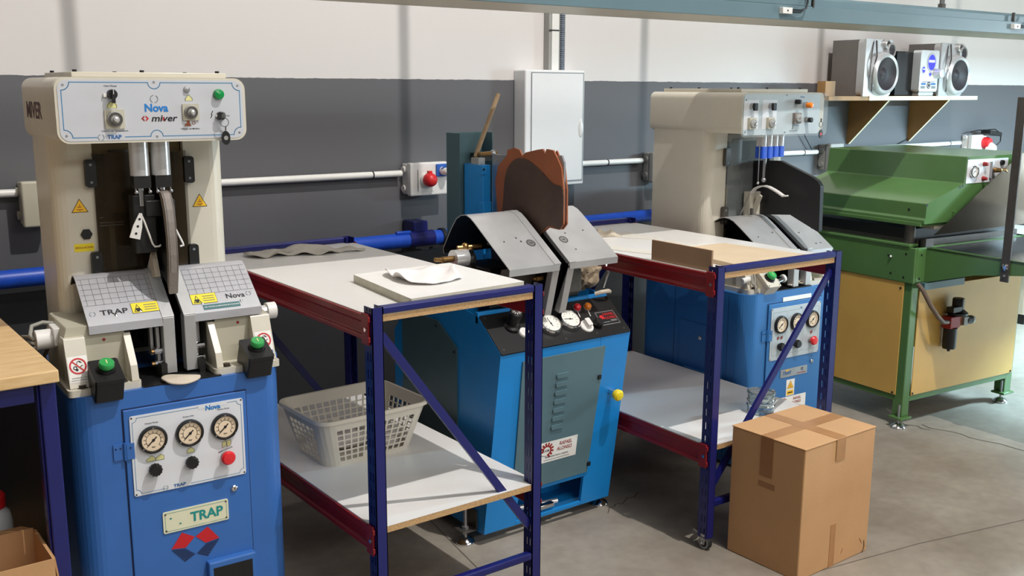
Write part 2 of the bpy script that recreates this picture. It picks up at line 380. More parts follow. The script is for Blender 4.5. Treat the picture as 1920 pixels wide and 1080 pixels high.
def conduit(x0, z0, x1, z1, label, clips=()):
    t = thing('conduit_pipe', label, 'pipe', (x0, WY-.032, z0), 0, 'white wall conduits')
    m = MB(); m.cyl((0, 0, 0), (x1-x0, 0, z1-z0), .0155, 'pvc', 14); m.build('pipe', t)
    for c in clips:
        f = c; p = ((x1-x0)*f, 0, (z1-z0)*f); m = MB(); m.cyl((p[0]-.003, 0, p[2]), (p[0]+.003, 0, p[2]), .0178, 'black', 14); m.box((p[0]-.003, 0, p[2]-.006), (p[0]+.003, .032, p[2]+.006), 'black'); m.build('clip', t)
conduit(-.6, 1.262, .80, 1.247, 'white conduit pipe at the left picture edge entering a grey outlet box', ())
conduit(.93, 1.246, 2.50, 1.243, 'long white conduit pipe between left press and red socket outlet', (.42, .9))
conduit(2.74, 1.243, 3.195, 1.243, 'white conduit pipe between red socket outlet and distribution box', ())
conduit(3.605, 1.243, 4.10, 1.243, 'white conduit pipe leaving the right side of the distribution box', (.46,))
conduit(4.30, 1.243, 5.72, 1.238, 'white conduit pipe seen behind the right cream press head', (.90,))
conduit(5.98, 1.243, 7.50, 1.248, 'white conduit pipe behind the green press under the shelf', (.9,))
def outlet(x, z, w, h, d, label, matn='grey_plastic'):
    t = thing('outlet_box', label, 'outlet', (x, WY, z), 0, 'wall outlet boxes')
    m = MB(); m.box((-w/2, -d*.55, -h/2+.006), (w/2, 0, h/2-.006), matn); m.build('back_box', t, .006)
    m = MB(); m.box((-w/2-.004, -d, -h/2), (w/2+.004, -d*.58, h/2), matn); m.build('cover', t, .008, 3)
    for dz in (.045, -.045): m = MB(); m.cyl((-w/2-.012, -d*.3, dz), (-w/2, -d*.3, dz), .017, matn, 12); m.build('gland', t)
    return t
t = outlet(2.625, 1.215, .205, .16, .09, 'white wall outlet box with red round industrial socket', 'white_plastic')
m = MB(); m.front(-.02, -.09, -.005); m.rect(-.045, -.055, .045, .055, .002, 'white_plastic')
m.line([(-.047, -.05), (-.047, .05)], .003, .0022, 'ink_grey'); m.lathe([(.036, 0), (.036, .012), (.03, .02)], 'white_plastic', 20); m.build('socket_base', t)
m = MB(); m.front(-.018, -.11, -.002); m.lathe([(.033, 0), (.034, .02), (.028, .036), (.016, .045), (.0, .047)], 'plug_red', 22); m.box((-.01, .02, 0), (.01, .044, .02), 'plug_red'); m.build('socket_cap', t, .002)
m = MB(); m.front(.065, -.09, .04); m.box((-.03, -.03, 0), (.03, .03, .012), 'socket_blue'); m.build('blue_socket', t, .003)
m = MB(); m.frame((.078, -.118, .05), (1, 0, 0), (0, -.75, .66)); m.lathe([(.028, 0), (.03, .006), (.028, .012), (0, .013)], 'socket_blue', 18); m.build('blue_lid', t)
m = MB(); m.front(.068, -.102, .038); m.lathe([(.02, 0), (.021, .035), (.014, .05)], 'pvc', 14); m.build('plug', t)
outlet(.855, 1.205, .09, .175, .09, 'grey outlet box seen edge-on beside the left press column', 'cream_dull')
outlet(4.20, 1.205, .12, .175, .09, 'grey outlet box left of the right cream press column', 'grey_plastic')
outlet(5.85, 1.20, .14, .185, .1, 'grey outlet box just left of the green press hood', 'grey_plastic')
t = outlet(7.68, 1.245, .2, .125, .09, 'white outlet box above green press with red plug', 'white_plastic')
m = MB(); m.front(.07, -.09, 0); m.lathe([(.045, 0), (.045, .03), (.036, .05)], 'plug_red', 18); m.build('red_plug', t)
m = MB(); m.front(.09, -.12, -.045); m.lathe([(.05, 0), (.05, .02), (.03, .05)], 'white_plastic', 18); m.build('lower_socket', t)
a = thing('power_adapter', 'black charger block lying on the red plug of the far outlet', 'charger', (7.74, WY-.1, 1.312))
m = MB(); m.frame((0, 0, 0), (1, 0, -.12), (0, 1, 0)); m.box((-.02, -.05, 0), (.16, .03, .03), 'black'); m.build('case', a, .004)
m = MB(); m.tube([(-.16, .03, .02), (-.08, .02, .03), (0, 0, .032), (.1, -.02, .036), (.18, -.03, .0), (.2, -.02, -.06), (.17, 0, -.1)], .005, 'black', 6); m.build('cord', a)

# blue dust pipe along the wall
t = thing('dust_pipe', 'long blue pipe running low along the grey wall behind machines', 'pipe', (0, 4.15, .93))
m = MB(); m.cyl((-3, 0, .002), (2.68, 0, -.002), .036, 'pipe_blue', 20); m.build('pipe', t)
m = MB(); m.cyl((2.78, 0, 0), (4.15, 0, .004), .034, 'pipe_blue', 20); m.build('pipe', t)
m = MB(); m.cyl((2.675, 0, 0), (2.695, 0, 0), .042, 'black', 20); m.cyl((2.695, 0, 0), (2.79, 0, 0), .036, 'socket_blue', 20); m.build('coupling', t)
m = MB(); m.box((2.52, -.01, .02), (2.60, .092, .085), 'navy'); m.cyl((2.49, 0, 0), (2.63, 0, 0), .039, 'navy', 20); m.box((2.42, -.02, .03), (2.50, .0, .045), 'pipe_blue'); m.build('wall_bracket', t, .004)
m = MB(); m.cyl((4.15, 0, .002), (4.28, 0, .002), .03, 'black', 16); m.build('end_sleeve', t)

# ------------------------------------------------------------------ shelf with the hi-fi
S = thing('wall_shelf', 'wooden wall shelf carrying the hi-fi on two triangular brackets', 'shelf', (6.1, WY, 1.58))
m = MB(); m.box((-.68, -.318, 0), (1.06, 0, .027), 'wood_brown'); m.build('board', S)
m = MB(); m.box((-.26, -.323, 0), (1.064, -.318, .027), 'wood_cream'); m.build('edge_strip', S)
for x in (-.012, .722):
    m = MB(); m.prism([(-.3, -.001), (0, -.001), (0, -.3), (-.015, -.3)], x, x+.018, 'wood_brown', 'x'); o = m.build('bracket', S)
    m = MB(); m.add([(x-.0005, -.301, -.002), (x+.0185, -.301, -.002), (x+.0185, -.0155, -.3005), (x-.0005, -.0155, -.3005)], [(0, 3, 2, 1)], 'wood_cream'); m.build('edge_band', o)
m = MB(); m.box((5.43, 3.97, 1.6075), (5.53, 4.03, 1.70), 'wood_brown'); tag(m.build('wood_block'), 'small brown wood block on the left end of the shelf', 'block')

def speaker(x, label):
    t = thing('speaker', label, 'speaker', (x, 3.945, 1.6072), 0, 'hi-fi speakers')
    m = MB(); m.prism([(-.17, .02), (.15, .02), (.15, .235), (-.15, .235)], 0, .355, 'speaker_grey', 'z'); m.build('cabinet', t, .008)
    m = MB(); m.prism(rrect(-.175, 0, .15, .36, .03), -.02, .022, 'silver', 'y'); m.prism([(-.175, .0), (-.13, .0), (-.13, .12), (-.1, .17), (-.13, .24), (-.12, .36), (-.175, .36)], -.035, -.02, 'silver', 'y'); m.build('front_baffle', t, .006)
    m = MB(); m.front(.02, -.02, .142); m.lathe([(.14, 0), (.138, .025), (.128, .05), (.118, .058), (.104, .05), (.1, .04)], 'silver_bright', 36, cap=False); m.build('woofer_ring', t)
    m = MB(); m.front(.02, -.02, .142); m.lathe([(.104, .052), (.085, .035), (.04, .022), (.03, .03), (0, .038)], 'cone', 30, cap=False); m.build('woofer_cone', t)
    for (cx, cz, r) in ((.1, .292, .04), (.055, .33, .022)):
        m = MB(); m.front(cx, -.02, cz); m.lathe([(r*1.3, 0), (r*1.25, .02), (r*.95, .026), (r*.85, .012)], 'silver', 22, cap=False); m.lathe([(r*.95, .02), (r*.4, .01), (0, .014)], 'cone', 18, cap=False); m.build('tweeter', t)
    m = MB(); m.tube([(-.06, -.03, .35), (-.075, -.05, .25), (-.115, -.055, .15), (-.1, -.045, .03)], .006, 'chrome', 8); m.tube([(-.1, -.035, .34), (-.135, -.05, .2), (-.13, -.045, .12)], .005, 'chrome', 8); m.build('trim_bar', t)
    return t
speaker(5.915, 'silver hi-fi speaker at the left end of the wall shelf')
speaker(6.79, 'silver hi-fi speaker on the shelf right of the stereo unit')
t = thing('stereo_unit', 'black stereo unit with silver front and blue display between two speakers', 'stereo', (6.498, 3.95, 1.6072))
m = MB(); m.box((-.30, .028, .0), (.10, .26, .295), 'black_gloss'); m.box((-.09, -.02, 0), (.09, .1, .03), 'silver'); m.build('body', t, .006)
m = MB(); m.prism(rrect(-.112, .03, .112, .305, .02), -.03, .03, 'silver_bright', 'y'); m.build('front_panel', t, .006)
m = MB(); m.front(.02, -.0302, .225); m.ring((0, 0), .045, .055, .002, 'silver', 28, sy=1.15); m.disc((0, 0), .045, .0015, 'screen_blue', 28, 1.15); m.rect(-.036, .0, .036, .016, .002, 'screen_white'); m.build('display', t)
m = MB(); m.front(-.07, -.0302, .175); m.ring((0, 0), .017, .023, .002, 'silver', 22, sy=1.2); m.disc((0, 0), .017, .0015, 'screen_blue', 20, 1.2); m.rect(-.008, .0, .014, .008, .002, 'screen_white'); m.build('small_display', t)
m = MB(); m.front(.01, -.0302, .145); m.ring((0, 0), .012, .017, .002, 'silver', 18); m.disc((0, 0), .012, .0015, 'screen_blue', 18); m.build('lamp_button', t)
m = MB(); m.front(.08, -.03, .152); m.lathe([(.034, 0), (.033, .035), (.03, .05), (0, .052)], 'silver_bright', 24); m.build('volume_knob', t)
m = MB(); m.front(0, -.0302, 0); m.rect(-.07, .1, .06, .14, .001, 'sticker_white'); m.line([(-.075, .095), (.07, .095), (.07, .102)], .003, .0012, 'ink'); m.build('disc_slot', t)
m = MB(); m.front(0, -.0302, .072)
m.disc((.005, 0), .022, .002, 'ink'); m.ring((.005, 0), .012, .016, .0025, 'silver_bright', 18)
for s_ in (-1, 1): m.rect(s_*.06-.028, .003, s_*.06+.028, .016, .001, 'ink_blue'); m.rect(s_*.065-.026, -.022, s_*.065+.026, -.004, .001, 'ink_grey')
m.build('control_buttons', t)
for pts, lb in (([(6.95, 4.22, 1.575), (6.96, 4.235, 1.50), (6.93, 4.243, 1.38), (6.85, 4.243, 1.30), (6.7, 4.243, 1.26), (6.6, 4.243, 1.15)], 'thin black lead hanging down the wall right of the shelf brackets'),
                ([(5.5, 4.2, 1.607), (5.46, 4.2, 1.57), (5.5, 4.215, 1.45), (5.6, 4.22, 1.33), (5.68, 4.225, 1.25)], 'thin black lead hanging from the left end of the shelf')):
    m = MB(); m.tube(pts, .0035, 'black', 6); tag(m.build('power_lead'), lb, 'cable')

# ------------------------------------------------------------------ wheeled rack tables
def slotted(m, x, y0, y1, z0, z1, outward, ph=0.):
    # a post side plate with two columns of real slots
    cols = [y0, y0+.010, y0+.0145, y0+.026, y0+.0305, y1]
    t = .0025
    for i, (a, b) in enumerate(zip(cols, cols[1:])):
        if i in (1, 3):
            z = z0; k = 0
            while z < z1-.02:
                h = .012 if z == z0 else .024
                m.box((x, a, z), (x+t*outward, b, min(z+h, z1)), 'navy'); z += h+.026
            m.box((x, a, z1-.012), (x+t*outward, b, z1), 'navy')
        else: m.box((x, a, z0), (x+t*outward, b, z1), 'navy')
def rack_table(label, loc, yaw, w, depth, brace_up, zs):
    t = thing('rack_table', label, 'rack table', loc, yaw, 'red and blue rack tables')
    zt, zb = zs
    for ix, x in enumerate((0, w-.034)):
        for iy in range(2):
            m = MB(); y0 = 0 if iy == 0 else depth; sg = 1 if iy == 0 else -1
            ya, yb = (0, .045) if iy == 0 else (depth-.045, depth)
            m.box((x, y0, .047), (x+.034, y0+sg*.003, zt+.022), 'navy')
            slotted(m, x, ya, yb, .047, zt+.022, 1); slotted(m, x+.034, ya, yb, .047, zt+.022, -1)
            p = m.build('post', t)
            m = MB(); m.cyl((x+.017, y0+sg*.02, .052), (x+.017, y0+sg*.02, .062), .02, 'steel', 14)
            cx, cy = x+.017, y0+sg*.02
            for dx in (-.014, .014): m.prism([(cy-.014, .054), (cy+.014, .054), (cy+.008, .02), (cy-.008, .02)], cx+dx-.0015, cx+dx+.0015, 'steel', 'x')
            m.prism([(cy+.01, .05), (cy+.05, .058), (cy+.05, .064), (cy+.01, .058)], cx-.012, cx+.012, 'steel', 'x')
            m.cyl((cx-.02, cy, .027), (cx+.02, cy, .027), .005, 'chrome', 10)
            c = m.build('caster', t)
            m = MB(); m.frame((cx-.0105, cy, .027), (0, 1, 0), (0, 0, 1)); m.lathe([(.012, 0), (.024, 0), (.0265, .004), (.0265, .017), (.024, .021), (.012, .021)], 'rubber', 24); m.ring((0, 0), .017, .0245, -.0006, 'grey_plastic', 24); m.build('wheel', c)
    # beams along the sides at both levels
    for z in (zt-.022, zb-.022):
        for s_, x in ((-1, 0), (1, w)):
            m = MB(); e = -s_
            pr = [(x-e*.003, z+.019), (x+e*.003, z+.019), (x+e*.003, z+.001), (x+e*.03, z+.001), (x+e*.03, z-.052), (x-e*.004, z-.052), (x-e*.004, z-.04), (x+e*.005, z-.036), (x+e*.005, z-.006), (x-e*.003, z+.0)]
            m.prism(pr, .046, depth-.046, 'red_beam', 'y')
            b = m.build('beam', t, .002)
            for yy in (.012, depth-.05):
                m = MB(); m.box((x-e*.007, yy, z-.062), (x-e*.001, yy+.038, z+.026), 'red_beam'); m.cyl((x-e*.011, yy+.012, z-.018), (x-e*.006, yy+.012, z-.018), .006, 'chrome', 10)
                for zz in (z+.012, z-.045): m.box((x-e*.009, yy-.006, zz-.008), (x-e*.002, yy+.004, zz+.008), 'red_beam')
                m.build('connector', b, .0015)
    # boards
    for nm, z in (('tabletop', zt), ('lower_shelf', zb)):
        m = MB(); m.box((.0355, .006, z-.02), (w-.0355, depth-.006, z-.0008), 'chipboard'); m.box((.0355, .0055, z-.0008), (w-.0355, depth-.0055, z+.0002), 'laminate')
        for xa, xb in ((.0035, .0356), (w-.0356, w-.0035)): m.box((xa, .0465, z-.02), (xb, depth-.0465, z+.0002), 'laminate')
        m.build(nm, t)
    for y in (.0, depth-.03):
        m = MB(); m.prism(rrect(y, zt+.0005, y+.03, zt+.022, .006), .036, w-.036, 'navy', 'x'); m.build('cross_bar', t)
        m = MB(); m.prism(rrect(y+.002, .163, y+.028, .188, .006), .034, w-.034, 'navy', 'x'); m.build('cross_bar', t)
    for y in (.014, depth-.02):
        a, b = ((.036, zt-.06), (w-.036, .28)) if not brace_up else ((w-.036, zt-.05), (.036, .24))
        m = MB(); d = Vector((b[0]-a[0], b[1]-a[1])).normalized(); n = Vector((-d[1], d[0]))*.0125
        A, B = Vector(a), Vector(b)
        m.prism([A-n, B-n, B+n, A+n], y, y+.012, 'navy', 'y'); m.build('brace', t, .002)
    return t
C1 = rack_table('red and blue rack table standing between left press and bright blue machine', (1.30, 2.36, 0), 0, .594, 1.255, False, (1.04, .42))
C2 = rack_table('red and blue rack table behind the tall taped cardboard box', (2.615, 2.30, 0), -2.2, .665, 1.22, True, (1.025, .40))

def at(t, x, y, z): # world point from a thing's local point
    a = t.rotation_euler.z; return (t.location.x+x*math.cos(a)-y*math.sin(a), t.location.y+x*math.sin(a)+y*math.cos(a), z)

# on the first table
sl = thing('stone_slab', 'thick white slab with worn edges on the left rack table', 'slab', at(C1, .145, .035, 1.0405), 1)
m = MB(); m.prism([(.0, .0), (.42, .015), (.425, .43), (.055, .43)], 0, .025, 'stone_edge', 'z', mcap='stone'); m.build('slab', sl, .003)
def cloth(outline, hfun, n=26):
    # a fan of rings from centre to outline with a soft height field
    c = Vector((sum(p[0] for p in outline)/len(outline), sum(p[1] for p in outline)/len(outline))); vs = []; fs = []; k = len(outline); R = 9
    for j in range(R+1):
        for p in outline:
            q = c+(Vector(p)-c)*(j/R); vs.append((q[0], q[1], hfun(q[0], q[1], j/R)))
    for j in range(R):
        for i in range(k): fs.append((j*k+i, (j+1)*k+i, (j+1)*k+(i+1) % k, j*k+(i+1) % k))
    return vs, fs
def smooth_loop(pts, n=6):
    out = []; k = len(pts)
    for i in range(k):
        p0, p1, p2, p3 = [Vector(pts[(i+d) % k]) for d in (-1, 0, 1, 2)]
        for j in range(n):
            t = j/n; out.append(.5*((2*p1)+(-p0+p2)*t+(2*p0-5*p1+4*p2-p3)*t*t+(-p0+3*p1-3*p2+p3)*t**3))
    return [(p[0], p[1]) for p in out]
ol = smooth_loop([(.255, .36), (.24, .26), (.25, .2), (.31, .16), (.37, .17), (.43, .2), (.45, .28), (.49, .33), (.485, .37), (.43, .40), (.36, .42), (.29, .42)])
V, Fq = cloth(ol, lambda x, y, r: 1.0665+.006*(1+math.sin(x*60)*math.cos(y*47))*(.4+.6*r)+(.018*max(0, math.cos((math.atan2(y-.3, x-.36))*2.3+.4)) if r > .75 else 0)*(r-.75)*4)
m = MB(); m.add([at(C1, v[0], v[1], v[2]) for v in V], Fq, 'cloth_white', True)
tag(m.build('cloth', None, solid=.002), 'crumpled white cloth lying on the white slab', 'cloth')
ol = smooth_loop([(.10, 1.10), (.14, 1.05), (.2, 1.06), (.27, 1.04), (.31, 1.02), (.36, 1.0), (.43, 1.01), (.52, 1.0), (.53, 1.03), (.44, 1.05), (.43, 1.12), (.34, 1.16), (.26, 1.15), (.17, 1.17), (.11, 1.15)], 4)
V, Fq = cloth(ol, lambda x, y, r: 1.0415+.022*(1-r*r)*(1+.5*math.sin(x*40+y*30))+.006*(1+math.sin(x*70))*r)
m = MB(); m.add([at(C1, v[0], v[1], v[2]) for v in V], Fq, 'plastic_bag', True)
tag(m.build('plastic_bag', None, solid=.002), 'flattened grey plastic bag at the wall end of the left rack table', 'bag')

# basket with cloths on the lower shelf
def rr_point(hx, hy, r, s):
    # point on rounded rectangle perimeter, s in 0..1
    segs = [(2*(hx-r), 'l'), (PI/2*r, 'c'), (2*(hy-r), 'l'), (PI/2*r, 'c')]*2; tot = sum(a for a, _ in segs); d = s*tot
    starts = [(-hx+r, -hy, 0), (hx-r, -hy, 0), (hx, -hy+r, PI/2), (hx, hy-r, PI/2), (hx-r, hy, PI), (-hx+r, hy, PI), (-hx, hy-r, 1.5*PI), (-hx, -hy+r, 1.5*PI)]
    for (L, k), (x, y, a) in zip(segs, starts):
        if d <= L+1e-9:
            if k == 'l': return (x+math.cos(a)*d, y+math.sin(a)*d)
            t = d/r; cx, cy = x-math.sin(a)*r, y+math.cos(a)*r
            return (cx+r*math.sin(a+t), cy-r*math.cos(a+t))
        d -= L
    return (starts[0][0], starts[0][1])
def basket():
    B = thing('laundry_basket', 'white plastic lattice basket on lower shelf of left rack table', 'basket', at(C1, .265, .625, .4205), 1.5)
    hb, ht, H, r = (.165, .115), (.207, .163), .172, .045
    def pt(s, v):
        hx = hb[0]+(ht[0]-hb[0])*v; hy = hb[1]+(ht[1]-hb[1])*v; p = rr_point(hx, hy, r, s); return (p[0], p[1], H*v)
    hx, hy = 1, hb[1]/hb[0]
    def tot(hx, hy): return 4*(hx-r)+4*(hy-r)+2*PI*r
    T_ = tot(*hb); ls, ss, cc = 2*(hb[0]-r)/T_, 2*(hb[1]-r)/T_, PI/2*r/T_
    S = []  # (s, is hole after)
    def side(s0, L, n):
        S.append((s0, False)); p = L/(n)
        for i in range(n): S.append((s0+p*i+p*.12, True)); S.append((s0+p*i+p*.88, False))
    def corner(s0):
        for i in range(5): S.append((s0+cc*i/5, False))
    s0 = 0
    for L, n in ((ls, 11), (ss, 6), (ls, 11), (ss, 6)): side(s0, L, n); s0 += L; corner(s0); s0 += cc
    rows = [0, .07]
    for i in range(6): b0 = .07+i*.12; rows += [b0+.02, b0+.115]
    rows += [.81, .93, 1.0]
    holes = set(range(2, 2+12, 2))
    m = MB(); n = len(S); vs = [pt(s, v) for v in rows for s, _ in S]; fs = []
    for j in range(len(rows)-1):
        for i in range(n):
            # a solid tongue rises in the middle of the long sides
            f = (S[i][0] % 1.0); mid = abs(f-ls/2) < ls*.17*(1-rows[j]*2.2) or abs(f-(ls+2*cc+ss+ls/2)) < ls*.17*(1-rows[j]*2.2)
            if (j % 2 == 0 and 2 <= j <= 12) and S[i][1] and not mid: continue
            fs.append((j*n+i, j*n+(i+1) % n, (j+1)*n+(i+1) % n, (j+1)*n+i))
    m.add(vs, fs, 'basket', False); m.add([pt(s, 0) for s, _ in S], [tuple(range(n))[::-1]], 'basket')
    m.build('lattice_body', B, solid=.0028)
    m = MB(); ring = [pt(i/72, 1.0) for i in range(72)]; vs = []; fs = []
    for p in ring:
        d = Vector((p[0], p[1], 0)).normalized()
        for (o, z) in ((-.002, 0), (.007, 0), (.009, -.012), (.006, -.012), (.004, -.003), (-.002, -.004)): vs.append((p[0]+d[0]*o, p[1]+d[1]*o, p[2]+z+.003))
    for i in range(72):
        for k in range(6): fs.append((i*6+k, i*6+(k+1) % 6, ((i+1) % 72)*6+(k+1) % 6, ((i+1) % 72)*6+k))
    m.add(vs, fs, 'basket', True); m.build('rim', B)
    return B
B = basket()
for (ox, oy, sx, sy, lb) in ((.0, .04, .075, .05, 'crumpled white cloth lying in the middle of the lattice basket'), (.10, -.045, .055, .04, 'crumpled white cloth in the right front corner of the lattice basket')):
    ol = smooth_loop([(sx*math.cos(a)*(1+.2*math.sin(3*a)), sy*math.sin(a)*(1+.2*math.cos(2*a))) for a in [i*PI/5 for i in range(10)]], 4)
    V, Fq = cloth(ol, lambda x, y, r: .004+.055*(1-r**2)*(1+.35*math.sin(x*90+1)*math.cos(y*80)))
    m = MB(); m.add([at(B, v[0]+ox, v[1]+oy, v[2]+.4245) for v in V], Fq, 'cloth_white', True)
    tag(m.build('cloth', None, solid=.002), lb, 'cloth')

# on the second table
m = MB(); m.prism([(0, 0), (.39, .02), (.345, .39), (.055, .40)], 0, .016, 'beige_board', 'z')
bd = thing('board', 'flat beige board lying on the right rack table', 'board', at(C2, .125, .03, 1.0255), -2); m.build('panel', bd, .002)
m = MB(); m.box((0, 0, 0), (.008, .305, .075), 'brown_board')
bd = thing('board', 'narrow brown board standing on edge along the right rack table', 'board', at(C2, .012, .045, 1.0255), -2); m.build('panel', bd, .001)
for pts, lb in (([(.24, .93), (.42, .96), (.40, .86), (.43, .74), (.36, .73), (.30, .80)], 'grey paper pattern at the far end of the right rack table'),
                ([(.03, .64), (.10, .69), (.15, .52), (.19, .43), (.10, .42), (.06, .52)], 'pale paper pattern nearest the standing brown board'),
                ([(.30, .64), (.42, .68), (.40, .58), (.44, .52), (.36, .50), (.33, .58)], 'pale curved paper pattern beside the right press jaws')):
    m = MB(); m.prism([at(C2, p[0], p[1], 0)[:2] for p in pts], 1.0255, 1.0270, 'paper_grey', 'z'); tag(m.build('paper_pattern'), lb, 'pattern')
ol = smooth_loop([(.10, .90), (.17, .87), (.24, .89), (.30, .86), (.33, .90), (.27, .95), (.18, .95), (.12, .94)], 4)
V, Fq = cloth(ol, lambda x, y, r: 1.0265+.022*(1-r*r)*(1+.8*math.sin(x*95)*math.cos(y*70)))
m = MB(); m.add([at(C2, v[0], v[1], v[2]) for v in V], Fq, 'leather_tan', True)
tag(m.build('leather_scraps', None, solid=.002), 'heap of tan leather scraps at wall end of right rack table', 'leather')
j = thing('glass_jar', 'clear glass jar on lower shelf of the right rack table', 'jar', at(C2, .45, .17, .4004))
m = MB(); m.lathe([(.046, 0), (.052, .006), (.053, .03), (.056, .034), (.053, .038), (.053, .05), (.056, .054), (.052, .06), (.052, .085), (.049, .085), (.049, .012), (.0, .01)], 'glass', 28); m.build('body', j)
m = MB(); m.lathe([(.053, .078), (.056, .080), (.056, .088), (.0505, .089), (.0495, .08)], 'glass', 28, cap=False); m.build('rim', j)

# ------------------------------------------------------------------ taped cardboard box on the floor
K = thing('cardboard_box', 'tall closed cardboard box with crossed brown tape on the floor', 'box', (2.695, 1.957, 0), .4)
bw, bdp, bh = .402, .312, .475
m = MB(); m.box((0, 0, 0), (bw, bdp, bh-.004), 'cardboard'); m.build('carton', K, .004)
m = MB(); m.box((-.002, -.002, bh-.004), (bw+.002, bdp+.002, bh), 'cardboard'); m.line([(0, 0)], .01, 0, 'ink')
m.world(); m.build('top_flaps', K, .0015)
m = MB()
m.box((.0, bdp/2-.026, bh+.0001), (bw, bdp/2+.026, bh+.0006), 'tape'); m.box((bw/2-.026, 0, bh+.0001), (bw/2+.026, bdp, bh+.0008), 'tape')
o = m.build('top_tape', K)
m = MB(); m.box((-.0027, bdp/2-.026, bh-.145), (-.0022, bdp/2+.026, bh), 'tape_dark'); m.build('side_tape', K)
m = MB(); m.box((-.0012, bdp/2-.04, bh-.185), (-.0002, bdp/2+.03, bh-.165), 'tape_dark'); m.build('loose_tape', K)
m = MB(); m.box((bw/2-.03, -.0027, bh-.08), (bw/2+.022, -.0022, bh), 'tape'); m.build('front_tape', K)
m = MB(); m.box((bw/2-.03, -.0012, 0), (bw/2+.0, -.0002, .16), 'tape'); m.build('front_tape', K)
m = MB(); m.front(0, -.0008, 0); m.line([(bw-.03, .0), (bw-.018, .02), (bw-.022, .045)], .004, 0, 'ink'); m.line([(bw-.035, .04), (bw-.05, .06)], .003, 0, 'tape_dark'); m.line([(bw-.16, .035), (bw-.15, .05)], .003, 0, 'tape_dark'); m.build('scuff_marks', K)

# ------------------------------------------------------------------ left workbench
LT = thing('workbench', 'light wood workbench with blue steel legs at the left edge', 'workbench', (.52, 2.45, 0), 0)
m = MB(); m.box((-1.5, 0, .97), (0, .95, 1.0), 'beech'); m.build('worktop', LT, .003)
for x in (-.039, -1.45):
    for y in (.03, .88):
        m = MB(); m.box((x, y, 0), (x+.036, y+.04, .97), 'navy'); m.box((x-.006, y+.006, 0), (x, y+.034, .97), 'navy'); m.build('leg', LT, .003)
for y in (.035, .88): m = MB(); m.box((-1.41, y, .92), (-.05, y+.03, .97), 'navy'); m.build('apron_rail', LT, .003)
m = MB(); m.box((-1.46, .03, .30), (-.012, .92, .325), 'chipboard'); m.build('lower_shelf', LT)
m = MB(); m.box((-.022, .09, .326), (-.012, .87, .968), 'black'); lab(m.build('side_panel', LT), 'black panel closing the right end of the bench')
O = thing('open_carton', 'open cardboard box under the light wood workbench', 'box', (.465, 2.40, .326), 0)
# x runs to the left of its right front corner
m = MB(); h = .235
m.box((-.5, 0, 0), (-.004, .004, h), 'cardboard'); m.box((-.5, .2, 0), (-.004, .204, h+.005), 'cardboard'); m.box((-.004, 0, 0), (0, .204, h), 'cardboard'); m.box((-.5, 0, 0), (-.496, .204, h), 'cardboard'); m.box((-.5, 0, 0), (0, .204, .004), 'cardboard')
m.build('carton', O)
m = MB(); m.add([(-.5, .206, h), (-.004, .206, h), (-.02, .26, h-.01), (-.48, .26, h-.01)], [(0, 1, 2, 3)], 'cardboard'); m.build('back_flap', O, solid=.004)
m = MB(); m.add([(.001, .006, h), (.001, .2, h), (.016, .19, h-.12), (.016, .02, h-.12)], [(0, 1, 2, 3)], 'cardboard'); m.build('side_flap', O, solid=.004)
J = thing('plastic_jar', 'translucent white plastic jar with red cap under the workbench', 'jar', (.392, 2.78, .326))
m = MB(); m.lathe([(.05, 0), (.055, .01), (.055, .205), (.05, .232), (.036, .246), (.036, .25)], 'jar_white', 26); m.build('body', J)
m = MB(); m.lathe([(.042, .25), (.042, .28), (.036, .286), (0, .287)], 'plug_red', 26); m.build('cap', J)

# ------------------------------------------------------------------ shared details of the machines
def gauge(name, parent, M, r, rim='black', dial='dial', needle=2.4):
    m = MB(); m.M = M
    m.lathe([(r*1.0, 0), (r*1.02, .008), (r*.96, .013), (r*.86, .014), (r*.8, .009)], rim, 32, cap=False); m.disc((0, 0), r*.82, .0085, dial, 30)
    for i in range(11):
        a = -PI*.25+PI*1.5*i/10; c, s = math.cos(a), math.sin(a)
        m.line([(c*r*.55, s*r*.55), (c*r*.68, s*r*.68)], r*.035, .0092, 'ink')
    m.ring((0, 0), r*.5, r*.53, .0091, 'ink', 20, -PI*.25, PI*1.25)
    c, s = math.cos(-needle), math.sin(-needle); m.line([(c*r*.5, s*r*.5), (-c*r*.28, -s*r*.28)], r*.09, .0098, 'ink'); m.disc((0, 0), r*.11, .0101, 'ink', 12)
    m.text('bar', r*.2, (0, -r*.5), 'ink', .0092)
    for a in (PI/2, PI*1.2, -PI*.2): m.disc((r*.91*math.cos(a), r*.91*math.sin(a)), r*.05, .0142, 'grey_plastic', 8)
    return m.build(name, parent)
def FM(x, y, z): return Matrix.Translation((x, y, z)) @ Matrix(((1, 0, 0), (0, 0, -1), (0, 1, 0))).to_4x4()
def knob(name, parent, M, r, L, mt='black', ribs=True):
    m = MB(); m.M = M; m.lathe([(r*.7, 0), (r*.7, L*.3), (r, L*.35), (r*1.0, L*.8), (r*.85, L), (0, L)], mt, 20)
    if ribs:
        for i in range(12): a = 2*PI*i/12; m.cyl((r*math.cos(a), r*math.sin(a), L*.38), (r*math.cos(a), r*math.sin(a), L*.8), r*.1, mt, 6)
    return m.build(name, parent)
def mushroom(name, parent, M, r, L, mt):
    m = MB(); m.M = M; m.lathe([(r*.55, 0), (r*.55, L*.5), (r, L*.55), (r*1.02, L*.75), (r*.8, L*.95), (0, L)], mt, 24); m.lathe([(r*.75, 0), (r*.72, L*.25)], 'grey_plastic', 20); return m.build(name, parent)
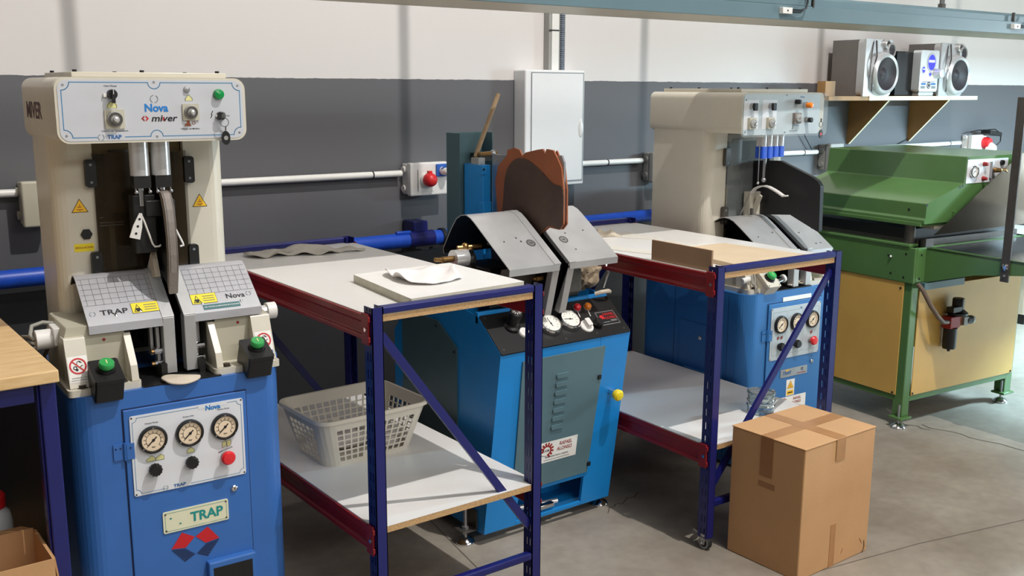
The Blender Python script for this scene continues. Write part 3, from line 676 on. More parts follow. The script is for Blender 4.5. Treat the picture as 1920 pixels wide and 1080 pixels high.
def tri_sign(m, c, s, w):
    x, y = c; P3 = lambda k: [(x-.5*s*k, y-.3*s*k), (x+.5*s*k, y-.3*s*k), (x, y+.56*s*k)]
    m.poly(P3(1.0), w, 'ink'); m.poly(P3(.88), w+.0003, 'warn_yellow')
    m.rect(x-.2*s, y-.14*s, x+.2*s, y-.1*s, w+.0006, 'ink_dkred'); m.rect(x-.14*s, y+.02*s, x+.12*s, y+.06*s, w+.0006, 'ink_dkred')
    m.rect(x-.02*s, y+.08*s, x+.02*s, y+.2*s, w+.0006, 'ink_dkred'); m.rect(x-.02*s, y-.22*s, x+.02*s, y-.16*s, w+.0006, 'ink_dkred')
def swirl(m, c, r, w, mt='ink_grey'):
    m.ring(c, r*.82, r, w, mt, 14, PI*.55, PI*1.35); m.ring(c, r*.82, r, w, mt, 14, -PI*.45, PI*.35)
def border(m, x0, z0, x1, z1, r, w, mt, wd, gaps=(), notch=True):
    # blue line frame with scooped corners and half rounds in the middle of the long sides
    arc = lambda cx, cz, a0, a1: [(cx+r*math.cos(a0+(a1-a0)*i/8), cz+r*math.sin(a0+(a1-a0)*i/8)) for i in range(9)]
    mx = (x0+x1)/2; q = r*.8
    top = [(x0+r, z1)]+([(mx-q, z1)]+[(mx+q*math.cos(PI+PI*i/8), z1+q*math.sin(PI+PI*i/8)) for i in range(9)] if notch else [])+[(x1-r, z1)]
    m.line(top, wd, w, mt); m.line(arc(x1, z1, PI, 1.5*PI), wd, w, mt); m.line([(x1, z1-r), (x1, z0+r)], wd, w, mt); m.line(arc(x1, z0, PI/2, PI), wd, w, mt)
    m.line(arc(x0, z0, 0, PI/2), wd, w, mt); m.line([(x0, z0+r), (x0, z1-r)], wd, w, mt); m.line(arc(x0, z1, 1.5*PI, 2*PI), wd, w, mt)
    bot = [x0+r]+[g for gg in gaps for g in gg]+([mx-q] if notch else [])+([] if not notch else [mx+q])+[x1-r]; bot = sorted(bot)
    for a, b in zip(bot[0::2], bot[1::2]): m.line([(a, z0), (b, z0)], wd, w, mt)
    if notch: m.line([(mx+q*math.cos(PI-PI*i/8), z0+q*math.sin(PI-PI*i/8)) for i in range(9)], wd, w, mt)
def emblem_miver(m, c, s, w):
    x, y = c
    for sg, mt in ((-1, 'ink_dkred'), (1, 'ink_red')):
        m.poly([(x+sg*.1*s, y+.5*s), (x+sg*.62*s, y), (x+sg*.1*s, y-.5*s), (x+sg*.1*s, y-.2*s), (x+sg*.32*s, y), (x+sg*.1*s, y+.2*s)][::sg], w, mt)
def maker_label(m, c, wd, h, w):
    x, y = c; m.rect(x-wd/2, y-h/2, x+wd/2, y+h/2, w, 'sticker_white')
    gx = x-wd*.27; gy = y+h*.08; R = h*.3
    for i in range(10):
        a = -PI*.35+2*PI*i/13; m.line([(gx+R*.8*math.cos(a), gy+R*.8*math.sin(a)), (gx+R*1.15*math.cos(a), gy+R*1.15*math.sin(a))], R*.3, w+.0006, 'ink_dkred')
    m.ring((gx, gy), R*.62, R*.85, w+.0007, 'ink_dkred', 24, -PI*.45, PI*1.0); m.line([(gx-R*1.3, gy+.1*R), (gx-R*.9, gy-R*.7), (gx, gy-R*.9)], R*.1, w+.0006, 'ink_grey')
    m.text('R.A.M.', h*.17, (gx-R*.1, gy), 'ink', w+.001, .8)
    m.text('RAFAEL', h*.25, (x+wd*.2, y+h*.28), 'ink_dkred', w+.0008, .85); m.text('ALONSO', h*.25, (x+wd*.18, y+h*.03), 'ink_dkred', w+.0008, .85)
    m.text('MAQUINARIA PARA EL CALZADO', h*.1, (x, y-h*.25), 'ink', w+.0008, 1.0*wd/h*.38)
    m.rect(x-wd*.33, y-h*.40, x+wd*.33, y-h*.375, w+.0008, 'ink_grey')
    for sx in (-1, 1): m.disc((x+sx*wd*.46, y+h*.42), h*.02, w+.0008, 'ink_grey', 8)

def jaw_cover(name, t, x0, x1, prof, dz, mt, lines=False, rivets=()):
    m = MB(); m.sheet([(p[0], p[1]+dz) for p in prof], x0, x1, .003, mt)
    inn = []
    for i in range(len(prof)):
        d = (Vector(prof[min(i+1, len(prof)-1)])-Vector(prof[max(i-1, 0)])).normalized(); inn.append((prof[i][0]+d[1]*.0034, prof[i][1]-d[0]*.0034+dz))
    m.sheet(inn, x0+.001, x1-.001, .001, 'black')
    # slope between lip and crown
    a, b = Vector(prof[1]), Vector(prof[2]); d = (b-a).normalized(); L = (b-a).length
    m.frame((0, a[0], a[1]+dz), (1, 0, 0), (0, d[0], d[1]))
    if lines:
        for i in range(1, 11): x = x0+(x1-x0)*(i-.4)/10.5; m.rect(x-.0004, L*.42, x+.0004, L*1.0, .0008, 'grid_line')
        for i in range(6): v = L*(.42+.58*i/5); m.rect(x0+.004, v-.0004, x1-.004, v+.0004, .0008, 'grid_line')
    for (rx, rv) in rivets: m.lathe([(.005, 0), (.004, .002), (0, .003)], 'chrome', 10, (rx, rv*L, 0))
    return m, L
def switch_box(t, x, y, z, matn, name='switch_box', tilt=.42, s=1.):
    M = Matrix.Translation((x, y, z)) @ Matrix.Rotation(tilt, 4, 'X')
    m = MB(); m.M = M; m.prism(rrect(-.036*s, -.045*s, .036*s, .045*s, .006), -.055*s, 0, matn, 'z'); m.prism(rrect(-.037*s, -.046*s, .037*s, .046*s, .006), .0012, .014, matn, 'z')
    for sx in (-1, 1):
        for sy in (-1, 1): m.disc((sx*.03*s, sy*.038*s), .003, .0146, 'ink', 8)
    b = m.build(name, t, .002)
    m = MB(); m.M = M; m.lathe([(.024, .014), (.022, .022)], 'black', 20); m.lathe([(.015, .018), (.015, .026), (.0195, .028), (.0195, .037), (.017, .041), (0, .0415)], 'btn_green', 24); m.rect(-.0014, -.007, .0014, .008, .042, 'icon_yellow'); m.build('green_button', b)
    return b
def no_jewel(m, c, r, w):
    x, y = c; m.ring(c, r*.8, r, w+.0004, 'ink_red', 30); m.line([(x-r*.62, y+r*.62), (x+r*.62, y-r*.62)], r*.16, w+.0006, 'ink_red')
    m.ring((x-r*.33, y-r*.2), r*.13, r*.24, w+.0005, 'ink', 14); m.disc((x-r*.15, y-r*.45), r*.16, w+.0005, 'ink', 12)
    m.ring((x+r*.15, y+r*.35), r*.2, r*.28, w+.0005, 'ink', 14, .2, 3.6); m.line([(x+r*.2, y+r*.5), (x+r*.42, y+r*.4)], r*.1, w+.0005, 'ink'); m.line([(x+r*.3, y-r*.1), (x+r*.5, y+r*.05)], r*.1, w+.0005, 'ink')

def press(kind, label, loc, yaw):
    """back part moulding press, kind 0 = left (white fascia), 1 = right (grey fascia)"""
    P = thing('moulding_press', label, 'press', loc, yaw)
    dz = 0 if kind == 0 else -.036; c = .008 if kind == 0 else -.012
    blue = 'press_blue' if kind == 0 else 'press_blue_b'; D = .52 if kind == 0 else .65; ZB = .862+dz
    # base cabinet with rounded upright edges
    m = MB(); m.prism(rrect(c-.285, 0, c+.285, D, .06, 8), .09, ZB, blue, 'z', smooth=False); m.prism(rrect(c-.26, .03, c+.26, D-.03, .05, 6), .02 if kind == 0 else .0787, .09, 'black', 'z'); m.build('base_cabinet', P, .004)
    # door in the front
    x0, x1 = c-.16, c+.172; zt = .812+dz
    m = MB(); m.box((x0, -.006, .11), (x1, .001, zt), blue); door = m.build('door', P, .002)
    m = MB(); m.front(0, -.0005, 0); m.rect(x0-.003, .107, x1+.003, zt+.0035, 0, 'ink_navy'); m.build('door_gap', P)
    for hz in ((.70, .19) if kind == 0 else (.68, .2)):
        m = MB(); m.box((x0-.03, -.004, hz-.022+dz), (x0-.004, 0, hz+.022+dz), blue); m.box((x0+.002, -.011, hz-.022+dz), (x0+.022, -.006, hz+.022+dz), blue); m.cyl((x0-.001, -.006, hz-.024+dz), (x0-.001, -.006, hz+.024+dz), .0045, blue, 8)
        for a in (-.024, -.012, .012): m.cyl((x0+a, -.012 if a > 0 else -.005, hz+.01+dz), (x0+a, -.004, hz+.01+dz), .0025, 'ink_navy', 8)
        m.build('hinge', P)
    # control panel on the door
    y = -.0065; pz0, pz1 = .570+dz, .794+dz; px0, px1 = c-.146, c+.161
    m = MB(); m.front(0, y, 0); m.prism(rrect(px0, pz0, px1, pz1, .006), 0, .003, 'panel_white' if kind == 0 else 'panel_grey', 'z')
    if kind == 0:
        w = .0034; border(m, px0+.006, pz0+.006, px1-.006, pz1-.006, .012, w, 'line_blue', .0013, ((px0+.085, px0+.15),), False)
        m.rect(px1-.125, pz1-.012, px1-.045, pz1-.001, w+.0002, 'panel_white'); m.text('Nova', .019, (px1-.085, pz1-.012), 'ink_nova', w+.0006, 1.0, bold=.034)
        m.text('TRAP', .012, (px0+.12, pz0+.008), 'ink_blue', w+.0006, 1.15, bold=.03); swirl(m, (px0+.082, pz0+.008), .007, w+.0006)
        for (gx, s_) in ((-.090, 'Presion Pinzas'), (.008, 'Presion Pala'), (.105, 'Presion Pinzas')): m.text(s_, .0052, (c+gx, .768+dz+(.004 if gx > .1 else 0)), 'ink', w+.0006, 1.15)
        m.text('EMERGENCIA', .0058, (c+.105, .653+dz), 'ink', w+.0006, 1.2, .25)
        for gx in (-.098, -.074):  # shoe last icons
            m.poly([(c+gx-.011, .661+dz), (c+gx+.011, .661+dz), (c+gx+.011, .671+dz), (c+gx+.002, .676+dz), (c+gx-.011, .668+dz)], w+.0004, 'icon_yellow'); m.line([(c+gx-.011, .661+dz), (c+gx+.011, .661+dz), (c+gx+.011, .671+dz), (c+gx+.002, .676+dz), (c+gx-.011, .668+dz), (c+gx-.011, .661+dz)], .0008, w+.0006, 'ink')
        m.poly([(c-.001, .664+dz), (c+.019, .664+dz), (c+.019, .672+dz), (c+.009, .68+dz), (c-.001, .672+dz)], w+.0004, 'icon_yellow'); m.line([(c-.001, .664+dz), (c+.019, .664+dz), (c+.019, .672+dz), (c+.009, .68+dz), (c-.001, .672+dz), (c-.001, .664+dz)], .0008, w+.0006, 'ink')
        for k in range(3): m.rect(c+.002+.006*k, .682+dz, c+.003+.006*k, .688+dz, w+.0006, 'ink')
        for s_ in (0, 1): m.poly([(c+.097+s_*.013, .66+dz), (c+.108+s_*.013, .664+dz), (c+.108+s_*.013, .68+dz), (c+.097+s_*.013, .676+dz)], w+.0004, 'icon_yellow'); m.line([(c+.097+s_*.013, .66+dz), (c+.108+s_*.013, .664+dz), (c+.108+s_*.013, .68+dz), (c+.097+s_*.013, .676+dz), (c+.097+s_*.013, .66+dz)], .0008, w+.0006, 'ink')
    else:
        w = .0034
        for (a, b) in ((-.135, -.055), (-.045, .045), (.055, .15)):
            m.line([(c+a, .59+dz), (c+b, .59+dz), (c+b, .775+dz), (c+a, .775+dz), (c+a, .59+dz)], .001, w, 'ink_grey')
        for gx in (-.10, -.078, .108): m.poly([(c+gx-.006, .655+dz), (c+gx+.006, .66+dz), (c+gx+.006, .672+dz), (c+gx-.006, .668+dz)], w+.0003, 'ink_dkred')
        m.text('N', .014, (c+.035, pz1-.014), 'ink_blue', w+.0005)
    for sx in (px0+.005, px1-.005):
        for sz in (pz0+.005, pz1-.005): m.disc((sx, sz), .0025, .0036, 'ink', 8)
    cp = m.build('control_panel', P)
    for gx in (-.09, .008, .105): gauge('gauge', cp, FM(c+gx, y-.003, .722+dz), .0375)
    for gx in (-.09, .008): knob('regulator_knob', cp, FM(c+gx-.001, y-.003, (.640 if kind == 0 else .628)+dz), .0165, .026)
    lab(mushroom('emergency_button', cp, FM(c+.106, y-.003, (.634 if kind == 0 else .63)+dz), .0195, .03, 'btn_red'), 'red emergency stop button')
    m = MB(); m.front(c+.125, y, .533+dz); m.lathe([(.009, 0), (.009, .004), (.006, .006)], 'chrome', 16); m.rect(-.0012, -.004, .0012, .004, .0066, 'ink'); m.build('door_lock', P)
    if kind == 0:
        m = MB(); m.front(c+.015, y, .476); m.prism(rrect(-.092, -.031, .09, .031, .005), 0, .003, 'plate_cream', 'z'); m.line([(-.086, -.026), (.084, -.026), (.084, .026), (-.086, .026), (-.086, -.026)], .001, .0034, 'ink_teal')
        m.text('TRAP', .038, (.028, 0), 'ink_teal', .0038, 1.0, bold=.03); m.poly([(-.075, .012), (-.067, .012), (-.071, .006)], .0036, 'ink_teal'); m.poly([(-.05, -.012), (-.042, -.012), (-.046, -.006)], .0036, 'ink_teal')
        for sx in (-.085, .083):
            for sz in (-.024, .024): m.disc((sx, sz), .003, .0036, 'steel_dark', 8)
        m.build('name_plate', P)
        m = MB(); m.front(c+.008, y, .393)
        for sg in (-1, 1):
            Q = lambda *pp: [(sg*a, b) for a, b in pp][::sg]
            m.poly(Q((.036, .044), (0.001, .023), (.028, -.003), (.067, .002)), .0008, 'ink_red')
            D, C_, E1, F1 = Vector((.067, -.001)), Vector((.028, -.006)), Vector((0.001, -.029)), Vector((.031, -.046))
            for k in range(7):
                f0, f1 = k/7, (k+.68)/7; a, b = D.lerp(F1, f0), C_.lerp(E1, f0); e, d = C_.lerp(E1, f1), D.lerp(F1, f1)
                m.poly(Q(tuple(a), tuple(b), tuple(e), tuple(d)), .0008, 'ink_navy')
        m.build('diamond_emblem', P)
        m = MB(); m.box((c+.035, -.03, .10), (c+.172, -.001, .335), blue); m.build('pedal_hood', P, .004)
        m = MB(); m.front(0, -.0305, 0); m.rect(c+.047, .11, c+.16, .318, 0, 'black_gloss'); m.build('pedal_opening', P)
    else:
        m = MB(); m.front(c+.01, y, .466); m.prism(rrect(-.08, -.018, .088, .018, .002), 0, .002, 'steel', 'z'); m.text('TRAP', .022, (-.04, -.001), 'ink_blue', .0026, 1.0); m.poly([(-.045, .006), (-.02, .012), (-.03, .014), (-.05, .012)], .0024, 'warn_yellow'); m.ring((.055, .006), .004, .007, .0026, 'ink', 14); m.rect(.025, -.012, .08, -.009, .0026, 'ink_dkred'); m.build('name_plate', P)
        m = MB(); m.front(c-.002, y, .398); m.rect(-.026, -.036, .026, .036, .0008, 'sticker_white'); tri_sign(m, (0, .008), .042, .0012); m.rect(-.021, -.033, .021, -.012, .0012, 'warn_yellow'); m.rect(-.015, -.025, .015, -.02, .0016, 'ink'); m.build('warning_sticker', P)
        m = MB(); m.front(c+.008, y, .325); maker_label(m, (0, 0), .185, .068, .0008); m.build('maker_label', P)
        m = MB(); m.front(c+.015, -.0005, .790); m.prism(rrect(-.088, -.011, .088, .007, .002), 0, .002, 'sticker_white', 'z'); m.build('blank_label', P)
        # panels in the left side
        m = MB(); m.left(c-.285, 0, 0); m.line([(-.42, .10), (-.42, ZB-.02)], .002, .0006, 'ink_navy'); m.line([(-.10, .10), (-.10, ZB-.02)], .002, .0006, 'ink_navy'); m.build('side_seam', P)
        m = MB(); m.left(c-.285, 0, 0); m.box((-.38, .12, 0), (-.12, .66, .004), blue); sd = m.build('side_door', P, .002)
        m = MB(); m.left(c-.289, 0, 0); m.lathe([(.009, 0), (.009, .006), (.006, .009)], 'chrome', 14, (-.25, .60, 0)); m.build('door_lock', P)
        m = MB(); m.left(c-.289, 0, 0)
        for k in range(4): m.prism([(0, 0), (.018, .012), (.018, .016), (0, .02)], -.34+.0, -.19, blue, 'x') if False else m.box((-.34, .44-.038*k, 0), (-.19, .458-.038*k, .01), blue)
        m.build('louvre', P, .008)
    m = MB(); m.frame((c+.27, .04, ZB), (1, 0, 0), (0, 1, 0)); m.lathe([(.012, 0), (.012, .006)], blue, 14); old = m.M; m.M = old @ Matrix.Translation((0, 0, .024)) @ Matrix.Rotation(PI/2, 4, 'X') @ Matrix.Rotation(.5, 4, 'Y')
    vs = []; fs = []
    for i in range(20):
        for k in range(8): a, b = 2*PI*i/20, 2*PI*k/8; vs.append(((.016+.0045*math.cos(b))*math.cos(a), (.016+.0045*math.cos(b))*math.sin(a), .0045*math.sin(b)))
    for i in range(20):
        for k in range(8): fs.append((i*8+k, ((i+1) % 20)*8+k, ((i+1) % 20)*8+(k+1) % 8, i*8+(k+1) % 8))
    m.add(vs, fs, blue, True)
    if kind == 0: m.build('lifting_eye', P)
    # cream column with a covered recess
    yf, yb = (.27, .50) if kind == 0 else (.30, .645); zt = 1.515+dz; cl, cr = c-.238, c+.238; ol, orr = c-.130, c+.118
    m = MB()
    r = .045; q = [(ol, yf), (ol, yf+.13), (orr, yf+.13), (orr, yf)]
    arcR = [(cr-r+r*math.sin(PI/2*i/6), yf+r-r*math.cos(PI/2*i/6)) for i in range(7)]; arcL = [(cl+r-r*math.cos(PI/2*i/6), yf+r-r*math.sin(PI/2*i/6)) for i in range(7)]
    out = arcL+q+arcR+[(cr, yb), (cl, yb)]
    m.prism(out, ZB, zt, 'cream', 'z'); m.build('column', P)
    m = MB(); m.box((ol+.002, yf+.1, ZB+.02), (orr-.002, yf+.128, zt-.01), 'brown_dark'); m.box((ol+.004, yf+.02, zt-.05), (orr-.004, yf+.05, zt-.002), 'olive_dark')
    m.cyl((c-.05, yf+.05, 1.30+dz), (c-.05, yf+.05, zt-.04), .045, 'brown_dark', 20); m.box((c-.105, yf+.03, 1.28+dz), (c-.0, yf+.09, 1.33+dz), 'black'); m.box((c-.09, yf+.04, ZB+.02), (c-.075, yf+.1, 1.42+dz), 'olive_dark')
    m.box((c-.02, yf+.02, ZB+.05), (c+.04, yf+.09, 1.38+dz), 'black'); m.cyl((c-.05, yf+.0, 1.345+dz), (c-.05, yf+.01, 1.345+dz), .010, 'black', 14)
    for zz in (1.262, 1.270, 1.285): m.box((c-.115, yf+.035, zz+dz), (c-.05, yf+.037, zz+.003+dz), 'steel')
    m.build('lift_mechanism', P)
    m = MB(); m.box((ol-.004, yf-.012, 1.13+dz), (orr+.004, yf-.008, zt-.045 if kind == 0 else zt-.02), 'smoked' if kind == 0 else 'clear'); m.build('guard_cover', P)
    for hx in (ol-.01, orr+.01):
        for hz in ((1.415, 1.16) if kind == 0 else (1.40, 1.15)):
            m = MB(); m.prism(rrect(hx-.014, hz-.038+dz, hx+.014, hz+.038+dz, .008), yf-.02, yf-.001, 'black' if kind == 0 else 'steel_dark', 'y')
            for a in (-.024, .024): m.front(hx, yf-.02, hz+a+dz); m.disc((0, 0), .004, .0004, 'ink_grey', 8)
            m.world(); m.build('cover_hinge', P, .002)
    if kind == 0:
        for sx, zz in ((-.172, 1.322), (.158, 1.318)):
            m = MB(); m.front(c+sx, yf, zz); tri_sign(m, (0, 0), .044, .0008); m.build('warning_triangle', P)
        m = MB(); m.front(c-.160, yf, 1.248); m.lathe([(.0155, 0), (.0155, .006)], 'black', 6); m.build('hexagon_plug', P)
        m = MB(); m.front(c-.168, yf, 1.211); m.prism(rrect(-.026, -.011, .026, .011, .002), 0, .0006, 'yellow', 'z'); m.text('REGULACION', .0075, (0, 0), 'ink_dkred', .0012, 1.0); m.build('yellow_sticker', P)
    # head
    hz0, hz1 = 1.505+dz, 1.672+dz; hy0, hy1 = (.095, .545) if kind == 0 else (.11, .665); hl, hr = c-.248, c+.244
    m = MB(); m.prism(rrect(hl, hz0, hr, hz1, .028, 6), hy0, hy1, 'cream', 'y', True); m.build('head', P, .004)
    m = MB(); m.box((hl+.06, hy0+.07, hz1), (hr-.025, hy1-.02, hz1+.014), 'cream')
    for sx in (hl+.075, hr-.04, (hl+hr)/2):
        for sy in (hy0+.1, hy1-.05): m.cyl((sx, sy, hz1+.014), (sx, sy, hz1+.02), .006, 'ink', 10)
    m.build('head_lid', P, .003)
    ym = hy0-.0005
    if kind == 0:
        m = MB(); m.front(0, ym, 0); m.prism(rrect(hl+.001, hz0, hr-.001, hz1, .03, 6), 0, .008, 'cream', 'z'); m.prism(rrect(hl+.008, hz0+.006, hr-.008, hz1-.006, .024, 6), .008, .0092, 'fascia_silver', 'z')
        w = .0095; border(m, hl+.017, hz0+.015, hr-.017, hz1-.013, .020, w, 'line_blue', .0022, ((hl+.095, hl+.165),), True)
        m.text('Nova', .028, (c-.0, 1.593), 'ink_nova', w+.0004, 1.0, bold=.034); swirl(m, (c-.004, 1.617), .0105, w+.0004)
        emblem_miver(m, (c-.030, 1.5665), .016, w+.0004); m.text('miver', .024, (c+.020, 1.566), 'ink', w+.0004, 1.2, 0, .2, bold=.02); m.rect(c+.0155, 1.5605, c+.0185, 1.57, w+.0008, 'ink_red')
        m.text('TRAP', .0145, (hl+.138, hz0+.015), 'ink_blue', w+.0004, 1.0, bold=.03); swirl(m, (hl+.105, hz0+.015), .008, w+.0004)
        m.text('Calor Pinzas', .0058, (c-.112, 1.650), 'ink', w+.0004, 1.1); m.text('Control de Temperatura', .0055, (c-.108, 1.536), 'ink', w+.0004, 1.2); m.text('Tiempo de Moldeo', .0055, (c+.087, 1.538), 'ink', w+.0004, 1.2)
        m.poly([(c-.124, 1.594), (c-.098, 1.594), (c-.098, 1.602), (c-.106, 1.610), (c-.116, 1.610), (c-.124, 1.602)], w+.0004, 'icon_yellow'); m.line([(c-.122, 1.594), (c-.122, 1.602), (c-.114, 1.610), (c-.108, 1.610), (c-.1, 1.602), (c-.1, 1.594)], .001, w+.0008, 'ink')
        m.poly([(c+.078, 1.612), (c+.096, 1.612), (c+.096, 1.618), (c+.087, 1.628), (c+.078, 1.618)], w+.0004, 'icon_yellow'); m.line([(c+.078, 1.612), (c+.078, 1.618), (c+.087, 1.628), (c+.096, 1.618), (c+.096, 1.612)], .001, w+.0006, 'ink')
        m.poly([(c+.073, 1.545), (c+.09, 1.545), (c+.087, 1.551), (c+.085, 1.563), (c+.078, 1.563), (c+.079, 1.553), (c+.072, 1.55)], w+.0004, 'leather_brown'); m.ring((c+.097, 1.553), .003, .0045, w+.0004, 'leather_brown', 12)
        m.line([(c+.144, 1.566), (c+.148, 1.574), (c+.146, 1.576), (c+.15, 1.584)], .002, w+.0004, 'ink'); m.text('Test', .005, (c+.192, 1.571), 'ink', w+.0004)
        for sx in (hl+.022, hr-.022):
            for sz in (hz0+.02, hz1-.02): m.disc((sx, sz), .0035, w, 'steel', 10)
        for sz in (hz0+.014, hz1-.012): m.disc(((hl+hr)/2, sz), .0035, w, 'steel', 10)
        fp = m.build('fascia_panel', P)
        yp = ym-.0095
        m = MB(); m.front(c-.110, yp, 1.629); m.lathe([(.0125, 0), (.0125, .012), (.011, .016)], 'black', 20); m.box((-.004, -.022, .012), (.004, .012, .022), 'black'); m.rect(-.0006, 0, .0006, .012, .0225, 'sticker_white'); m.build('selector_switch', fp)
        m = MB(); m.front(c-.126, yp, 1.626); m.box((-.005, -.004, 0), (.003, .005, .006), 'sticker_white'); m.build('switch_tag', fp)
        for (tx, tz, s_) in ((-.107, 1.566, .0245), (.090, 1.582, .022)):
            m = MB(); m.front(c+tx, yp, tz); m.prism(rrect(-s_, -s_, s_, s_, .002), 0, .004, 'cream_dull', 'z'); m.lathe([(s_*.84, .004), (s_*.8, .010), (s_*.6, .012)], 'grey_plastic', 24); m.lathe([(s_*.28, .012), (s_*.26, .022), (0, .023)], 'alu', 16); m.ring((0, 0), s_*.45, s_*.72, .0126, 'steel_dark', 24)
            m.build('timer_dial', fp)
        m = MB(); m.front(c+.083, yp, 1.642); m.lathe([(.009, 0), (.008, .005), (0, .006)], 'steel', 16); m.build('indicator_lamp', fp)
        m = MB(); m.front(c+.168, yp, 1.629); m.lathe([(.0145, 0), (.0145, .005), (.0125, .012), (0, .015)], 'lamp_green', 22); lab(m.build('indicator_lamp', fp), 'green indicator lamp')
        m = MB(); m.front(c+.170, yp, 1.571); m.lathe([(.0115, 0), (.0115, .014), (.009, .018)], 'black', 18); m.rect(-.014, -.003, -.01, .004, .01, 'sticker_white'); m.rect(-.0015, -.005, .0015, .005, .0186, 'chrome'); m.build('key_switch', fp)
        m = MB(); m.left(hl, 0, 0); m.text('MIVER', .062, (-(hy0+.285), 1.582), 'ink_maroon', .0008, 1.3, 0, .0, bold=.02); m.build('side_lettering', P)
    else:
        m = MB(); m.front(0, ym, 0); m.prism(rrect(hl-.006, hz0-.012, hr+.02, hz1+.0, .02, 6), 0, .006, 'clear', 'z'); m.prism(rrect(hl+.004, hz0-.004, hr-.03, hz1-.008, .01, 4), .0002, .003, 'panel_grey', 'z')
        w = .0034
        for (a, b) in ((-.245, -.16), (-.137, -.052)): m.rect(c+a, hz0+.02, c+b, hz1-.03, w, 'panel_white')
        m.text('Nova', .012, (c+.10, hz1-.018), 'ink_blue', w+.0004)
        m.poly([(c+.045, 1.536), (c+.058, 1.536), (c+.051, 1.549)], w+.0004, 'ink_dkred'); m.line([(c+.047, 1.486), (c+.05, 1.492), (c+.05, 1.505)], .004, w+.0004, 'ink'); m.rect(c+.055, 1.498, c+.085, 1.501, w+.0004, 'ink_grey'); m.rect(c+.03, 1.476, c+.08, 1.480, w+.0004, 'ink_grey')
        for sx, sz in ((hl+.012, hz1-.03), (hl+.012, hz0+.01), (c+.0, hz1-.01), (hr-.01, hz1-.015), (c+.0, hz0+.004), (hr-.02, hz0+.008)): m.disc((sx, sz), .003, .0066, 'ink', 10)
        fp = m.build('fascia_panel', P); yp = ym-.004; cc = .012
        for sx in (-.213, -.104):
            m = MB(); m.front(c+cc+sx, yp, 1.582); m.lathe([(.0125, 0), (.0125, .014)], 'steel', 18); m.box((-.010, -.018, .014), (.010, .012, .026), 'black'); m.build('selector_switch', fp, .002)
            m = MB(); m.front(c+cc+sx-.002, yp, 1.513); m.prism(rrect(-.019, -.023, .019, .023, .002), 0, .014, 'cream_dull', 'z'); m.lathe([(.019, .014), (.018, .02), (.014, .022)], 'grey_plastic', 22); m.lathe([(.006, .022), (.005, .03), (0, .031)], 'chrome', 14); m.build('timer_dial', fp)
        m = MB(); m.front(c+.065, yp, 1.531); m.prism(rrect(-.02, -.022, .02, .022, .002), 0, .014, 'leather_grey', 'z'); m.lathe([(.018, .014), (.017, .02), (.013, .022)], 'grey_plastic', 22); m.lathe([(.006, .022), (0, .03)], 'chrome', 14); m.build('timer_dial', fp)
        m = MB(); m.front(c+.062, yp, 1.598); m.lathe([(.010, 0), (.010, .02), (.008, .026), (0, .027)], 'black', 18); m.build('push_button', fp)
        m = MB(); m.front(c+.118, yp, 1.584); m.lathe([(.013, 0), (.013, .014)], 'chrome', 18); m.lathe([(.0115, .014), (.0115, .034), (.009, .038), (0, .039)], 'btn_orange', 18); lab(m.build('indicator_lamp', fp), 'orange indicator lamp')
        m = MB(); m.front(c+.13, yp, 1.523); m.lathe([(.011, 0), (.011, .016)], 'grey_plastic', 18); m.lathe([(.0105, .016), (.0105, .03), (.007, .032)], 'black', 18); m.build('key_switch', fp)
    # air cylinders under the head
    if kind == 0:
        for sx in (-.036, .020):
            m = MB(); m.cyl((c+sx, .15, 1.413), (c+sx, .15, hz0+.01), .0255, 'alu', 28); m.build('air_cylinder', P)
            m = MB(); m.box((c+sx-.022, .128, 1.38), (c+sx+.022, .172, 1.4125), 'black'); m.cyl((c+sx, .15, 1.33), (c+sx, .15, 1.38), .008, 'chrome', 12)
            for a in (-.018, .018): m.cyl((c+sx+a, .132, 1.372), (c+sx+a, .132, 1.413), .002, 'steel', 6); m.sphere((c+sx+a, .127, 1.37), .005, 'steel')
            m.build('cylinder_foot', P)
        m = MB(); m.box((c-.06, .15, 1.20), (c+.0, .2, 1.36), 'black'); m.box((c-.03, .14, 1.30), (c+.05, .2, 1.345), 'black'); m.build('carriage', P, .003)
    else:
        for sx in (-.085, -.05, -.015, .02):
            m = MB(); m.prism(rrect(c+sx-.014, .13, c+sx+.014, .17, .008), 1.415, hz0+.01, 'alu', 'z', True); m.build('air_cylinder', P)
            m = MB(); m.prism(rrect(c+sx-.015, .128, c+sx+.015, .172, .006), 1.366+.004*(sx > -.03), 1.415, 'pipe_blue', 'z'); m.build('cylinder_foot', P)
        m = MB(); m.cyl((c-.06, .15, 1.27), (c-.06, .15, 1.37), .007, 'chrome', 12); m.cyl((c-.105, .14, 1.26), (c-.105, .14, 1.42), .0025, 'chrome', 8); m.sphere((c-.105, .14, 1.265), .006, 'chrome'); m.sphere((c-.06, .15, 1.275), .01, 'steel'); m.build('piston_rod', P)
    # jaws
    if kind == 0: prof = [(.076, 1.008), (.078, 1.03), (.205, 1.133), (.222, 1.141), (.238, 1.142), (.254, 1.135), (.27, 1.12), (.325, 1.06), (.388, 1.005), (.386, .985)]
    else: prof = [(-.003, 1.000), (.0, 1.019), (.15, 1.118), (.19, 1.142), (.215, 1.150), (.245, 1.152), (.27, 1.146), (.30, 1.13), (.345, 1.085), (.375, 1.055)]
    J = ((-.203, .017), (.047, .268)) if kind == 0 else ((-.2, .002), (.05, .215))
    yo = 0 if kind == 0 else .005
